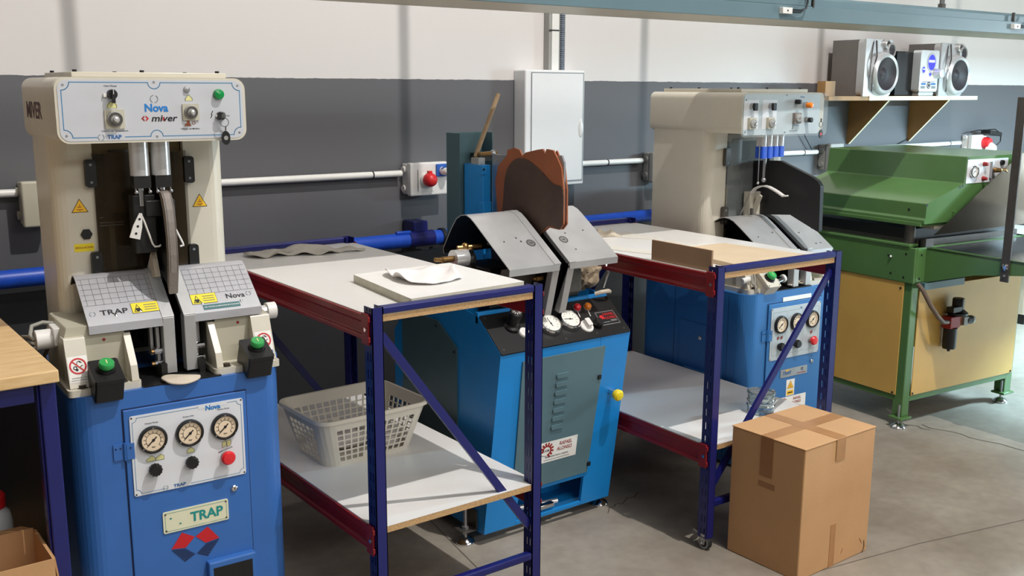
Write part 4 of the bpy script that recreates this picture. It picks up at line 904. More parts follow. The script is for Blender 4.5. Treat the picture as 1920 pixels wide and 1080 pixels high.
    for k, (a, b) in enumerate(J):
        jx = 0
        m, L = jaw_cover('jaw', P, a, b, prof, dz, 'steel_cover' if kind == 0 else 'steel_plain', lines=(kind == 0), rivets=((a+(.075 if k == 0 else .17), .17), (a+.14 if k == 0 else a+.06, .2)) if kind == 0 else ((a+.09, .2), (a+.12, .2), (a+.05, .62), (a+.15, .72)))
        if kind == 0:
            if k == 0:
                m.text('TRAP', .024, (-.13, L*.24), 'ink', .0012, 1.25); swirl(m, (-.185, L*.24), .008, .0012); bx = -.048
            else:
                m.text('Nova', .024, (.205, L*.30), 'ink', .0012, 1.05); swirl(m, (.245, L*.32), .008, .0012); bx = .115
                m.rect(.105, L*.055, .21, L*.165, .0009, 'sticker_teal'); m.text('NO TOCAR LA MAQUINA EN FUNCION', .0058, (.158, L*.11), 'sticker_white', .0014, .95)
            v0 = L*.16 if k == 0 else L*.2
            m.rect(bx-.036, v0, bx+.036, v0+L*.22, .0009, 'ink'); m.rect(bx-.035, v0+.001, bx+.035, v0+L*.22-.001, .0012, 'yellow'); m.poly([(bx-.031, v0+.004), (bx-.009, v0+.004), (bx-.02, v0+L*.19)], .0014, 'ink'); m.poly([(bx-.028, v0+.006), (bx-.012, v0+.006), (bx-.02, v0+L*.16)], .0016, 'yellow'); m.disc((bx-.02, v0+L*.07), .006, .0018, 'ink', 10)
            for q in range(3): m.rect(bx-.003, v0+L*(.05+.05*q), bx+.03, v0+L*(.065+.05*q), .0014, 'grid_line')
        m.world(); m.build('jaw_cover', P)
        xi0, xi1 = ((b-.03, b+.002) if k == 0 else (a-.002, a+.030))
        sp = prof[1:9]
        # inner frame: leg, sloping rim and web plate
        yl = prof[0][0]; m = MB(); m.box((xi0, yl, .872+dz+.0), (xi1, yl+.034, 1.03+dz), 'steel_plain'); m.sheet([(p[0]-.0015, p[1]+dz+.002) for p in sp], xi0, xi1, .014, 'steel_plain'); m.build('jaw_frame', P, .002)
        xw = xi1-.006 if k == 0 else xi0+.001
        m = MB(); pl_ = [(p[0]+.002, p[1]+dz-.012) for p in sp]; m.prism([(yl+.03, .9+dz)]+pl_+[(prof[8][0]-.02, .9+dz)], xw, xw+.005, 'black', 'x'); m.build('jaw_plate', P)
        # cream bracket behind and below the cover
        ba, bb = (-.268, -.098) if k == 0 else (.112, .288)
        if kind == 1: ba, bb = (-.262, -.1) if k == 0 else (.10, .262)
        m = MB(); yb0 = .09 if kind == 0 else .10
        m.prism([(ba, ZB+.018), (bb, ZB+.018), (bb-.012 if k == 0 else bb, 1.0+dz), (bb-.04 if k == 0 else bb-.02, 1.03+dz), (ba+.012 if k == 0 else ba+.04, 1.03+dz), (ba if k == 0 else ba+.012, .985+dz)], yb0, yb0+.22, 'cream_dull', 'y')
        m.build('jaw_bracket', P, .004)
        m = MB(); m.prism(rrect(ba-.008, .015, bb+.006, .33, .012), ZB, ZB+.018, 'cream', 'z')
        xe = bb if k == 0 else ba
        for xg in ((bb-.018, bb) if k == 0 else (ba, ba+.018)),:
            m.prism([(.02, ZB+.018), (.1, ZB+.018), (.1, 1.0+dz), (.088, 1.0+dz), (.03, ZB+.06)], xg[0], xg[1], 'cream', 'x')
        xo = (ba, ba+.052) if k == 0 else (bb-.056, bb)
        m.prism([(.03, ZB+.018), (.12, ZB+.018), (.12, 1.005+dz), (.075, 1.005+dz), (.06, .96+dz)], xo[0], xo[1], 'cream', 'x')
        m.build('bracket_foot', P, .003)
        for bx_ in (ba+.03, bb-.04): m = MB(); m.lathe([(.011, ZB+.018), (.011, ZB+.026)], 'brown_dark', 6, (bx_, .035, 0)); m.lathe([(.014, ZB+.0185), (.014, ZB+.02)], 'steel_dark', 12, (bx_, .035, 0)); m.build('bolt', P)
        # outer spindle
        if k == 0:
            m = MB(); m.cyl((ba-.048, .19, .985+dz), (ba+.0, .19, .985+dz), .027, 'white_plastic', 22); m.cyl((ba, .19, .985+dz), (ba+.06, .19, .985+dz), .017, 'rubber', 16); m.build('spindle', P, .002)
            m = MB(); m.box((ba-.008, .155, .97+dz), (ba+.014, .225, 1.018+dz), 'white_plastic'); m.cyl((ba-.009, .19, 1.008+dz), (ba-.008, .19, 1.008+dz), .006, 'ink', 10); m.build('spindle_clamp', P, .006)
            m = MB(); m.tube([(ba+.05, .24, 1.005+dz), (ba-.02, .235, 1.022+dz), (ba-.05, .22, 1.018+dz), (ba-.058, .20, .998+dz), (ba-.05, .19, .985+dz)], .0055, 'hose_grey', 8)
            for q in range(3): m.tube([(ba-.03, .21+.02*q, .97+dz-.012*q), (ba-.055, .24+.02*q, .985+dz-.02*q), (ba-.058, .34+.02*q, .965+dz-.03*q), (ba-.05, .46, .9)], .005, 'hose_grey', 8)
            for q in range(2): m.tube([(ba-.01, .22, .96+dz), (ba-.02, .26, .92+dz), (ba+.0, .3+.03*q, .868+dz)], .005, 'hose_brown', 8)
            m.build('air_hose', P)
        else:
            m = MB(); m.cyl((bb-.01, .19, .988+dz), (bb+.035, .19, .988+dz), .018, 'alu', 20); m.cyl((bb+.035, .19, .988+dz), (bb+.062, .19, .988+dz), .025, 'white_plastic', 22); m.build('spindle', P, .002)
        if kind == 0:
            m = MB(); m.front(ba+.022 if k == 0 else bb-.026, .0745 if k == 0 else .074, .952 if k == 0 else .945)
            m.frame((ba+.026 if k == 0 else bb-.028, .0485, .9295), (1, 0, 0), (0, .03, .08)); m.rect(-.024, -.036, .024, .032, .0008, 'sticker_white'); no_jewel(m, (.0, .006), .0215, .001)
            m.text('NO INTRODUCIR LAS MANOS', .0036, (.002, -.025), 'ink', .0014, .85); m.text('DURANTE EL FUNCIONAMIENTO', .0036, (.002, -.031), 'ink', .0014, .85); m.build('safety_sticker', P)
            m = MB(); m.cyl((-.165 if k == 0 else .20, .0885, .988), (-.165 if k == 0 else .20, .09, .988), .004, 'ink_dkred', 10); m.build('rivet', P)
            # toggle links beside the jaw leg
            sx = -.022 if k == 0 else .082; sg = -1 if k == 0 else 1
            m = MB()
            for q, (yy, za, zb) in enumerate(((.11, .90, 1.0), (.13, .92, 1.02))):
                m.prism([(yy-.012, za), (yy+.012, za), (yy+.009, zb), (yy-.009, zb)], sx-sg*.0+sg*.012*q-.004, sx+sg*.012*q+.004, 'steel', 'x')
            for (yy, zz) in ((.095, .935), (.095, .90)): m.cyl((sx-.014, yy, zz), (sx+.02, yy, zz), .009, 'chrome', 8); m.cyl((sx-.022, yy, zz), (sx-.014, yy, zz), .006, 'brass', 8)
            m.box((sx-.006, .06, ZB), (sx+.01, .12, .905), 'black'); m.build('toggle_link', P)
    switch_box(P, -.186 if kind == 0 else -.17, -.005 if kind == 0 else .012, .918+dz+(0 if kind == 0 else -.006), 'black' if kind == 0 else 'cream', tilt=.42 if kind == 0 else .7)
    if kind == 0: switch_box(P, .218, .0, .918, 'black')
    m = MB(); m.box((c-.1, .005, ZB), (c+.11, .2, ZB+.004), 'black'); m.build('bed_plate', P)
    # shaping pad and its hooks
    if kind == 0:
        m = MB(); o = [(.105, 1.095), (.088, 1.15), (.082, 1.25), (.092, 1.32), (.118, 1.362), (.17, 1.375), (.33, 1.375), (.33, 1.12), (.2, 1.14)]; m.prism(o, .022, .034, 'black', 'x'); pd = m.build('shaping_pad', P, .002)
        m = MB(); fr = [(.104, 1.088), (.086, 1.15), (.080, 1.2), (.080, 1.25), (.083, 1.29), (.090, 1.322), (.102, 1.35), (.116, 1.365), (.15, 1.374)]
        m.sheet(fr, .018, .040, .005, 'leather_grey'); o2 = [(.104, 1.09), (.086, 1.15), (.080, 1.2), (.080, 1.25), (.083, 1.29), (.090, 1.322), (.102, 1.35), (.116, 1.365), (.15, 1.374), (.13, 1.35), (.112, 1.31), (.100, 1.25), (.100, 1.18), (.112, 1.11)]
        m.prism(o2, .016, .021, 'leather_grey', 'x'); m.prism(o2, .037, .041, 'leather_grey', 'x'); lab(m.build('leather_facing', pd), 'worn grey leather facing along the front of the pad')
        m = MB(); m.frame((c-.056, .134, 1.278), (1, 0, -.30), (.30, 0, 1)); m.prism([(-.014, -.034), (.014, -.034), (.012, .0), (.004, .036), (-.004, .036), (-.012, .0)], 0, .004, 'white_plastic', 'z')
        for q in (-.02, 0, .02): m.disc((0, q), .0035, .0046, 'ink', 8)
        m.world(); m.tube([(c-.046, .132, 1.312), (c-.038, .131, 1.29), (c-.020, .131, 1.228), (c-.014, .131, 1.219), (c-.002, .131, 1.219), (c+.002, .131, 1.223)], .0026, 'white_plastic', 8); m.tube([(c+.05, .15, 1.26), (c+.066, .148, 1.222), (c+.068, .146, 1.214), (c+.058, .146, 1.212)], .003, 'white_plastic', 8); m.build('wire_hook', P)
        m = MB(); m.prism([(.16, 1.13), (.19, 1.195), (.21, 1.18), (.2, 1.12)], -.002, .012, 'leather_tan', 'x'); m.prism([(.2, 1.06), (.21, 1.18), (.25, 1.14), (.25, 1.06)], -.001, .008, 'white_plastic', 'x'); m.build('heel_form', P, .002)
    else:
        m = MB(); o = [(.395, 1.10), (.395, 1.335), (.237, 1.348), (.141, 1.352), (-.03, 1.298), (-.062, 1.282), (-.078, 1.262), (-.084, 1.078), (-.075, 1.076), (.071, 1.13)]; m.prism(o, .012, .032, 'black', 'x'); m.build('shaping_pad', P, .004)
        m = MB(); hp_ = [(.295, 1.105), (.275, 1.14), (.245, 1.203), (.222, 1.228), (.197, 1.239), (.17, 1.243), (.148, 1.241), (.12, 1.232), (.097, 1.223), (.066, 1.209), (.048, 1.212)]
        m.sheet(hp_, -.05, -.03, .006, 'white_plastic'); m.prism([(.262, 1.105), (.24, 1.12), (.205, 1.198), (.218, 1.205)], -.030, -.012, 'cream', 'x'); m.build('bent_guide', P, .002)
        m = MB(); m.box((-.05, .24, 1.06), (.02, .28, 1.215), 'cream'); m.box((-.078, .2, 1.12), (-.068, .215, 1.15), 'steel_dark'); m.build('heel_form', P, .004)
        m = MB(); m.cyl((c-.09, .02, .865), (c-.06, .02, .872), .012, 'chrome', 14); m.cyl((c-.06, .02, .872), (c-.05, .02, .874), .017, 'white_plastic', 14); m.box((c-.10, .03, ZB), (c-.07, .08, .86), 'black'); m.build('stop_screw', P)
        m = MB(); m.tube([(-.235, .04, .90), (-.25, .02, .87), (-.225, .015, .845), (-.235, .0, .832)], .004, 'hose_grey', 6); m.tube([(-.21, .05, .91), (-.235, .02, .88), (-.24, .01, .84)], .004, 'hose_grey', 6); m.cyl((-.29, .04, .88), (-.25, .04, .885), .012, 'white_plastic', 12); m.build('switch_lead', P)
    return P
P1 = press(0, 'cream and blue moulding press at left with white control fascia', (.86, 2.64, 0), -2.5)
P2 = press(1, 'cream and blue moulding press behind the right rack table with grey fascia', (3.465*1.05, 2.611*1.05, -.0825), -3)
P2.scale = (1.05, 1.05, 1.05)
# keys and leather offcuts belonging to nobody
def key_ring(P, x, y, z, label, fob):
    k = thing('key_ring', label, 'keys', (P.location.x+x, P.location.y+y, z), math.degrees(P.rotation_euler.z), 'key rings on the presses')
    m = MB(); m.front(0, 0, 0); vs = []; fs = []
    m.ring((0, -.012), .0105, .0125, 0, 'chrome', 22); m.ring((0, -.012), .0105, .0125, -.001, 'chrome', 22); m.build('ring', k, solid=.0015)
    m = MB(); m.front(0, 0, 0); m.box((-.003, .0, -.0015), (.003, .014, .0015), 'chrome'); m.build('key', k)
    m = MB(); m.front(.002, 0, 0); m.line([(.001, -.024), (.0, -.038)], .004, 0, 'steel_dark'); m.prism([(.012*math.cos(a), -.054+.019*math.sin(a)) for a in [2*PI*i/20 for i in range(20)]], -.002, .002, 'black', 'z'); m.disc((0, -.054), .006, .0024, fob, 14); m.build('fob', k)
key_ring(P1, .186, .060, 1.566, 'key ring hanging from the white fascia of the left press', 'grey_plastic')
key_ring(P2, .158, .045, 1.510, 'key ring with red fob hanging from the grey press fascia', 'plug_red')
ol = smooth_loop([(-.04, .02), (-.03, -.01), (.01, -.022), (.05, -.012), (.055, .004), (.02, .03), (-.01, .05), (-.03, .045)], 5)
V, Fq = cloth(ol, lambda x, y, r: .8745-.010*max(0, -y)/.02+.004*(1-r))
m = MB(); a = math.radians(-2.5); m.add([(P1.location.x+v[0]*math.cos(a)-v[1]*math.sin(a), P1.location.y+v[0]*math.sin(a)+v[1]*math.cos(a), v[2]) for v in V], Fq, 'leather_tan', True)
tag(m.build('leather_offcut', None, solid=.004), 'tan leather offcut on the front edge of the left press bed', 'leather')
m = MB()
for q, (x, y, r_) in enumerate(((-.02, .012, .3), (.015, .016, -.2), (.035, .02, .5))):
    c_, s_ = math.cos(r_), math.sin(r_); m.M = Matrix.Translation((P2.location.x+x, P2.location.y+y, .802+.004*q)) @ Matrix.Rotation(r_, 4, 'Z') @ Matrix.Rotation(.1, 4, 'Y'); m.prism([(-.035, -.008), (.035, -.004), (.03, .008), (-.03, .01)], 0, .003, 'leather_tan', 'z')
tag(m.build('leather_offcuts'), 'tan leather offcuts on the bed of the right press', 'leather')

# ------------------------------------------------------------------ bright blue heel moulding machine in the middle
H = thing('heel_press', 'bright blue machine with black slanted gauge panel and brown leather pad', 'press', (1.99, 2.81, 0), 0)
BW = .61
side = [(0, .045), (-.1, .745), (-.095, .752), (.035, .856), (.05, .858), (.13, .872), (.42, .872), (.55, .78), (.62, .70), (.62, .045)]
op0, op1 = .145, .462
m = MB()
# body with an open mouth at the foot of the front
def lean(z): return -.1*(z-.045)/.7
m.prism(side, 0, .004, 'bright_blue', 'x'); m.prism(side, BW-.004, BW, 'bright_blue', 'x')
for xa, xb, za, zb in ((0.002, op0, .045, .745), (op1, BW-.002, .045, .745), (op0, op1, .17, .745), (op0, op1, .045, .062)):
    m.add([(xa, lean(za), za), (xb, lean(za), za), (xb, lean(zb), zb), (xa, lean(zb), zb), (xa, lean(za)+.015, za), (xb, lean(za)+.015, za), (xb, lean(zb)+.015, zb), (xa, lean(zb)+.015, zb)], [(0, 1, 2, 3), (7, 6, 5, 4), (0, 4, 5, 1), (3, 2, 6, 7), (1, 5, 6, 2), (0, 3, 7, 4)], 'bright_blue')
m.box((.004, .04, .04), (BW-.004, .6, .06), 'bright_blue'); m.box((.004, .6, .045), (BW-.004, .62, .70), 'bright_blue'); m.box((op0-.02, .15, .05), (op1+.02, .16, .3), 'bright_blue')
m.box((.003, .135, .84), (BW-.003, .55, .868), 'bright_blue')
for xa, xb in ((0, .235), (.335, BW)): m.box((xa, .036, .83), (xb, .052, .872), 'bright_blue')
m.box((.003, .035, .83), (BW-.003, .14, .838), 'black')
m.build('cabinet', H, .002)
# slanted black panel
A, Bp = Vector((0, -.1, .748)), Vector((0, .035, .857)); v = (Bp-A); SL = v.length
def slant(m, x, q): return m.frame((x, A.y+v.y*q, A.z+v.z*q), (1, 0, 0), (0, v.y, v.z))
m = MB(); slant(m, 0, 0); m.prism(rrect(.001, -.004, BW-.001, SL, .006), -.004, .004, 'black', 'z')
for sx in (.02, .15, .30, .45, .585):
    for sy in (.014, SL-.014):
        if sx in (.02, .585) or sy < .1: m.disc((sx, sy), .004, .0046, 'steel_dark', 10)
for sx, q in ((.50, .86), (.545, .93), (.53, .22), (.58, .27)): m.disc((sx, SL*q), .005, .0048, 'ink', 10)
gp = m.build('gauge_panel', H, .002)
def sm(x, q): mm = MB(); slant(mm, x, q); return mm.M @ Matrix.Translation((0, 0, .004))
def qy(yw): return (yw-A.y)/v.y
for gx, qq, nd in ((.262, qy(-.038), 1.7), (.356, qy(-.034), 3.0)):
    m = MB(); m.M = sm(gx, qq); m.lathe([(.046, 0), (.047, .006), (.042, .02), (.037, .021), (.036, .016)], 'chrome', 32, cap=False); m.disc((0, 0), .037, .0165, 'dial_white', 28)
    for i in range(11): t_ = -PI*.25+PI*1.5*i/10; c, s = math.cos(t_), math.sin(t_); m.line([(c*.024, s*.024), (c*.03, s*.03)], .0014, .0168, 'ink')
    c, s = math.cos(nd), math.sin(nd); m.line([(c*.024, s*.024), (-c*.012, -s*.012)], .003, .0172, 'ink'); m.disc((0, 0), .004, .0175, 'ink', 12); m.build('gauge', gp)
for px, qq, mt, lb in ((.429, qy(.007), 'btn_red', 'red indicator lamp'), (.478, qy(.004), 'btn_orange', 'orange indicator lamp')):
    m = MB(); m.M = sm(px, qq); m.lathe([(.017, 0), (.016, .005)], 'steel', 20); m.lathe([(.0145, .005), (.013, .016), (.006, .022), (0, .023)], mt, 20); m.line([(-.004, -.018), (-.008, -.04)], .003, .0008, 'sticker_white'); lab(m.build('indicator_lamp', gp), lb)
m = MB(); m.M = sm(.424, qy(-.060)); m.lathe([(.028, 0), (.026, .004)], 'white_plastic', 24); m.prism(rrect(-.009, -.012, .013, .022, .004), .004, .022, 'white_plastic', 'z'); m.line([(-.022, .022), (-.028, .034)], .004, .001, 'sticker_white'); m.build('timer_knob', gp, .001)
knob('regulator_knob', gp, sm(.472, qy(-.062)), .018, .026)
m = MB(); m.M = sm(.142, qy(-.045)); m.lathe([(.022, 0), (.020, .006)], 'white_plastic', 20); m.build('timer_knob', gp)
m = MB(); m.M = sm(.107, qy(-.018)) @ Matrix.Rotation(-.25, 4, 'X'); m.lathe([(.031, -.006), (.031, .004), (.026, .01), (.022, .012), (.022, .045), (.024, .047), (.024, .062), (.02, .066)], 'black', 24); m.disc((0, 0), .02, .0665, 'steel_dark', 18)
for i in range(10): t_ = 2*PI*i/10; m.line([(.008*math.cos(t_), .008*math.sin(t_)), (.017*math.cos(t_), .017*math.sin(t_))], .0022, .067, 'sticker_white')
m.box((-.004, .008, .064), (.02, .02, .072), 'btn_red'); m.build('pressure_dial', gp)
m = MB(); m.M = sm(.541, qy(-.044)); m.prism(rrect(-.046, -.032, .046, .032, .003), 0, .0015, 'steel', 'z'); m.rect(-.042, -.028, .042, .028, .002, 'black'); m.text('RAFAEL', .017, (.012, .016), 'ink_red', .0026, .95); m.text('ALONSO', .017, (.012, -.001), 'ink_red', .0026, .95); m.disc((-.027, .006), .010, .0026, 'ink_red', 14); m.rect(.006, -.02, .036, -.011, .0026, 'steel'); m.rect(-.036, -.021, 0, -.018, .0026, 'ink_grey'); m.build('maker_plate', gp)
# grey door on the leaning front
LV = Vector((0, -.1, .70)); LL = LV.length
def lf(m, x, z, off=0): return m.frame((x, lean(z)-off, z), (1, 0, 0), (0, LV.y, LV.z))
m = MB(); lf(m, 0, .19); m.prism([(.112, 0), (.470, 0), (.487, .523), (.098, .523)], .0005, .006, 'teal_grey', 'z'); dr = m.build('door', H, .002)
for k in range(7):
    m = MB(); lf(m, .288, .625-.034*k, .006); m.prism(rrect(-.03, -.009, .03, .009, .008), 0, .006, 'teal_grey', 'z'); m.rect(-.026, -.0105, .026, -.008, .003, 'ink'); m.build('louvre', dr, .004)
m = MB(); lf(m, .303, .323, .0065); maker_label(m, (0, 0), .19, .085, .0006); m.build('maker_label', dr)
for z in (.585, .225):
    m = MB(); lf(m, .473, z, .006); m.box((-.008, -.008, 0), (.006, .008, .006), 'ink'); m.build('door_latch', dr)
m = MB(); lf(m, .545, .513, 0); m.lathe([(.012, 0), (.012, .02), (.017, .022), (.017, .03)], 'chrome', 18); m.build('button_stem', H)
m = MB(); lf(m, .545, .513, 0); m.lathe([(.012, .03), (.021, .036), (.0225, .05), (.016, .058), (0, .06)], 'btn_yellow', 24); lab(m.build('push_button', H), 'yellow mushroom push button')
m = MB(); m.box((.25, -.004, .075), (.33, .02, .092), 'chrome'); m.cyl((.2, .05, .083), (.36, .02, .083), .010, 'alu', 14); m.build('foot_pedal', H, .003)
# side panel
m = MB(); m.left(0, 0, 0); m.prism([(-.165, .08), (-.165, .715), (-.29, .795), (-.55, .80), (-.55, .08)], 0, .006, 'teal_dark', 'z'); m.build('side_panel', H, .002)
m = MB(); m.left(-.006, 0, 0)
for (a, b) in ((-.178, .70), (-.178, .1), (-.30, .775)): m.lathe([(.006, 0), (.005, .004)], 'ink', 12, (a, b, 0))
m.build('panel_screws', H)
for (fx, fy, sg) in ((-.035, .07, -1), (BW-.01, .045, 1), (-.035, .55, -1), (BW+.03, .55, 1)):
    m = MB(); m.lathe([(.036, 0), (.037, .006), (.03, .016), (.016, .022), (.012, .026)], 'chrome', 24, (fx, fy, 0)); m.cyl((fx, fy, .02), (fx, fy, .15 if sg < 0 else .06), .007, 'steel', 12)
    if sg < 0:
        m.box((-.065, fy-.03, .05), (0, fy+.03, .056), 'steel_dark'); m.box((-.006, fy-.03, .05), (0, fy+.03, .125), 'steel_dark'); m.lathe([(.014, .056), (.014, .066)], 'steel', 6, (fx, fy, 0))
    m.build('levelling_foot', H, .001)
# jaws
prof = [(-.108, 1.018), (-.11, 1.042), (.10, 1.183), (.125, 1.197), (.152, 1.205), (.185, 1.201), (.215, 1.186), (.25, 1.145), (.305, 1.065), (.30, 1.045)]
for k, (a, b) in enumerate(((.03, .252), (.298, .528))):
    m, L = jaw_cover('jaw', H, a, b, prof, 0, 'steel_plain', rivets=((a+.06, .55), (a+.12, .6), (a+.13, .52)) if k == 0 else ((a+.08, .6), (a+.17, .62), (a+.07, .25)))
    bx = b-.055 if k == 0 else a+.05
    m.lathe([(.018, 0), (.018, .0012)], 'steel', 20, (bx, L*.47, 0)); m.ring((bx, L*.47), .014, .018, .0016, 'steel_dark', 20); m.line([(bx-.005, L*.47), (bx+.005, L*.47)], .003, .0018, 'ink')
    m.world(); m.build('jaw_cover', H)
    xi0, xi1 = (b-.026, b+.004) if k == 0 else (a-.004, a+.026)
    m = MB()
    m.add([(xi0, -.109, 1.042), (xi1, -.109, 1.042), (xi1, -.058, .848), (xi0, -.058, .848), (xi0, -.079, 1.042), (xi1, -.079, 1.042), (xi1, -.03, .855), (xi0, -.03, .855)], [(3, 2, 1, 0), (4, 5, 6, 7), (0, 1, 5, 4), (2, 3, 7, 6), (1, 2, 6, 5), (3, 0, 4, 7)], 'steel_plain')
    m.sheet([(p[0]-.002, p[1]+.002) for p in prof[1:9]], xi0, xi1, .014, 'steel_plain'); m.build('jaw_frame', H, .002)
    xw = xi1-.006 if k == 0 else xi0
    m = MB(); m.prism([(-.03, .86)]+[(p[0]+.003, p[1]-.012) for p in prof[1:9]]+[(.28, .875)], xw, xw+.005, 'black', 'x'); m.build('jaw_plate', H)
    m = MB(); bx0, bx1 = (.06, .2) if k == 0 else (.34, .48); m.box((bx0, .05, .873), (bx1, .24, 1.02), 'black'); m.box((bx0+.03, .0, .9), (bx1-.03, .2, .99), 'steel_dark'); m.build('jaw_support', H, .006)
    m = MB(); sx = xi0-.03 if k == 0 else xi1; m.cyl((sx, -.04, .985), (sx+.03, -.04, .985), .012, 'brass', 6); m.cyl((sx-.012 if k == 0 else sx+.03, -.04, .985), (sx if k == 0 else sx+.042, -.04, .985), .007, 'brass', 12); m.build('bolt', H)
m = MB(); m.add([(.056, .035, .906), (.215, .035, .906), (.215, -.03, 1.03), (.056, -.03, 1.03)], [(0, 1, 2, 3)], 'steel_dark'); m.build('rear_web', H, solid=.004)
m = MB(); m.cyl((-.055, .11, 1.060), (.0, .11, 1.060), .031, 'alu', 24); m.cyl((-.10, .11, 1.060), (-.055, .11, 1.060), .011, 'brass', 12); m.cyl((-.13, .11, 1.064), (-.1, .11, 1.060), .008, 'brass', 10)
m.cyl((.0, .11, 1.052), (.03, .11, 1.052), .024, 'rubber', 16); m.build('air_motor', H)
m = MB(); m.cyl((-.03, .12, 1.095), (.06, .10, 1.097), .008, 'brass', 10); m.sphere((.0, .115, 1.098), .014, 'brass'); m.prism([(.01, 1.02), (.03, 1.02), (.02, 1.09), (.0, 1.09)], .09, .11, 'chrome', 'y'); m.build('pipe_fitting', H)
# brown leather pad and its steel backing
m = MB(); m.prism([(.345, 1.06), (.345, 1.402), (.30, 1.40), (-.068, 1.418), (-.082, 1.395), (-.086, 1.185), (-.065, 1.162), (.0, 1.165), (.1, 1.09)], .286, .294, 'steel', 'x'); m.build('pad_plate', H, .001)
lp = [(.30, 1.15), (.318, 1.30), (.30, 1.36), (.245, 1.40), (.24, 1.422), (.20, 1.432), (.165, 1.425), (.15, 1.405), (.13, 1.418), (.06, 1.432), (.03, 1.436), (.015, 1.42), (.008, 1.437), (-.03, 1.434), (-.055, 1.405), (-.076, 1.375), (-.09, 1.30), (-.092, 1.178), (-.07, 1.156), (.0, 1.158), (.1, 1.085), (.26, 1.07)]
m = MB(); m.prism(lp, .279, .286, 'leather_brown', 'x'); m.prism([(-.03, 1.434), (-.076, 1.375), (-.09, 1.3), (-.092, 1.178), (-.07, 1.156), (0, 1.16), (.1, 1.09), (.1, 1.2)], .294, .300, 'leather_brown', 'x'); pd = m.build('leather_pad', H, .002)
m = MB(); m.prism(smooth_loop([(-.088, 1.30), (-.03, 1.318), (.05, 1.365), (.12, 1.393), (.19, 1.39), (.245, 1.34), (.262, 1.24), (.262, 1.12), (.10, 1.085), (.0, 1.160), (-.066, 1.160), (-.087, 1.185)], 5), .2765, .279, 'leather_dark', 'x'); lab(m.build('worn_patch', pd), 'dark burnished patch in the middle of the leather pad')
# column at the rear: open grey channel with the blue slide
m = MB(); r_ = .05; ch = [(.285, .50), (.285, .69)]+[(.285+.0, .69)]
cx0, cx1, cy0, cy1 = .225, .40, .48, .575
pts = [(cx0, cy0), (cx0+.095, cy0), (cx0+.095, cy0+.004), (cx0+.004, cy0+.004), (cx0+.004, cy1-.004), (cx1-.004, cy1-.004), (cx1-.004, cy0+.02), (cx1, cy0+.02), (cx1, cy1), (cx0, cy1)]
m.prism(pts, .85, 1.475, 'teal_dark', 'z'); m.build('column', H, .002)
m = MB(); m.box((.24, .345, .86), (.276, .47, 1.36), 'bright_blue'); m.box((.232, .335, 1.325), (.25, .37, 1.36), 'bright_blue'); m.box((.232, .33, .86), (.27, .36, 1.22), 'bright_blue'); m.cyl((.236, .33, 1.345), (.236, .34, 1.345), .004, 'ink', 8)
m.build('slide', H, .003)
m = MB(); m.box((.245, .38, 1.36), (.275, .43, 1.385), 'grey_plastic'); m.cyl((.27, .42, 1.395), (.345, .40, 1.40), .009, 'brass', 10); m.sphere((.33, .405, 1.40), .013, 'steel'); m.box((.27, .41, 1.37), (.33, .47, 1.40), 'black'); m.build('slide_fitting', H)
m = MB(); p0, p1 = Vector((H.location.x+.265, H.location.y+.43, 1.386)), Vector((H.location.x+.375, H.location.y+.43, 1.627))
m.cyl(p0, p1, .009, 'stick_wood', 12); tag(m.build('wooden_stick'), 'thin wooden stick leaning out of the grey column top', 'stick')
# rag stuffed beside the right jaw
rg = MB()
bm = bmesh.new(); bmesh.ops.create_icosphere(bm, subdivisions=4, radius=1)
rnd = random.Random(3); ph = [rnd.uniform(0, 6) for _ in range(9)]
for vtx in bm.verts:
    p = vtx.co.copy(); f = 1+.16*math.sin(p.x*5+ph[0])*math.cos(p.z*6+ph[1])+.10*math.sin(p.y*11+ph[2]+p.z*9)+.05*math.sin(p.x*23+ph[3])*math.sin(p.z*21+ph[4])
    q = Vector((p.x*.064*f, p.y*.05*f, p.z*.05*f)); q = Matrix.Rotation(-.55, 3, 'Y') @ q; vtx.co = q
rg.M = Matrix.Translation((H.location.x+.562, H.location.y+.11, .936)); rg.add([v_.co.copy() for v_ in bm.verts], [[v_.index for v_ in f.verts] for f in bm.faces], 'rag', True); bm.free()
tag(rg.build('rag'), 'crumpled fluffy brown rag beside the right steel jaw of the bright blue machine', 'rag')
m = MB(); m.tube([(.535, .02, .878), (.55, .005, .886), (.585, .0, .888), (.61, .02, .879)], .008, 'leather_tan', 8); m.build('leather_strip', H)
m = MB(); m.tube([(.64, .09, .88), (.655, .08, .94), (.65, .09, .975), (.64, .1, .98)], .006, 'chrome', 8); m.build('bent_spring', H)

# ------------------------------------------------------------------ green and yellow press on the right
G = thing('cutting_press', 'green and yellow press with polished steel guard at right', 'press', (4.423, 2.664, 0), -5.5)
GW, GD = .90, .80
for (x, y) in ((0, 0), (GW-.06, 0), (0, GD-.06), (GW-.06, GD-.06)):
    lw = .052 if x == 0 else .06
    m = MB(); m.box((x, y, .055), (x+lw, y+.06, .74), 'green_paint'); lg = m.build('leg', G, .004)
    m = MB(); m.box((x-.03, y-.02, .045), (x+lw, y+.055, .056), 'green_paint'); m.lathe([(.036, 0), (.037, .008), (.028, .018), (.012, .026)], 'chrome', 24, (x-.012, y+.008, 0)); m.cyl((x-.012, y+.008, .02), (x-.012, y+.008, .12), .006, 'steel', 10); m.build('levelling_foot', lg, .002)
m = MB(); m.box((.052, -.006, .16), (GW-.015, -.001, .705), 'yellow_paint'); m.build('front_panel', G, .002)
m = MB(); m.box((-.006, .042, .16), (-.001, GD-.04, .735), 'yellow_paint'); m.build('side_panel', G, .002)
m = MB(); m.box((GW-.005, .05, .16), (GW, GD-.04, .735), 'yellow_paint'); m.build('side_panel', G, .002)
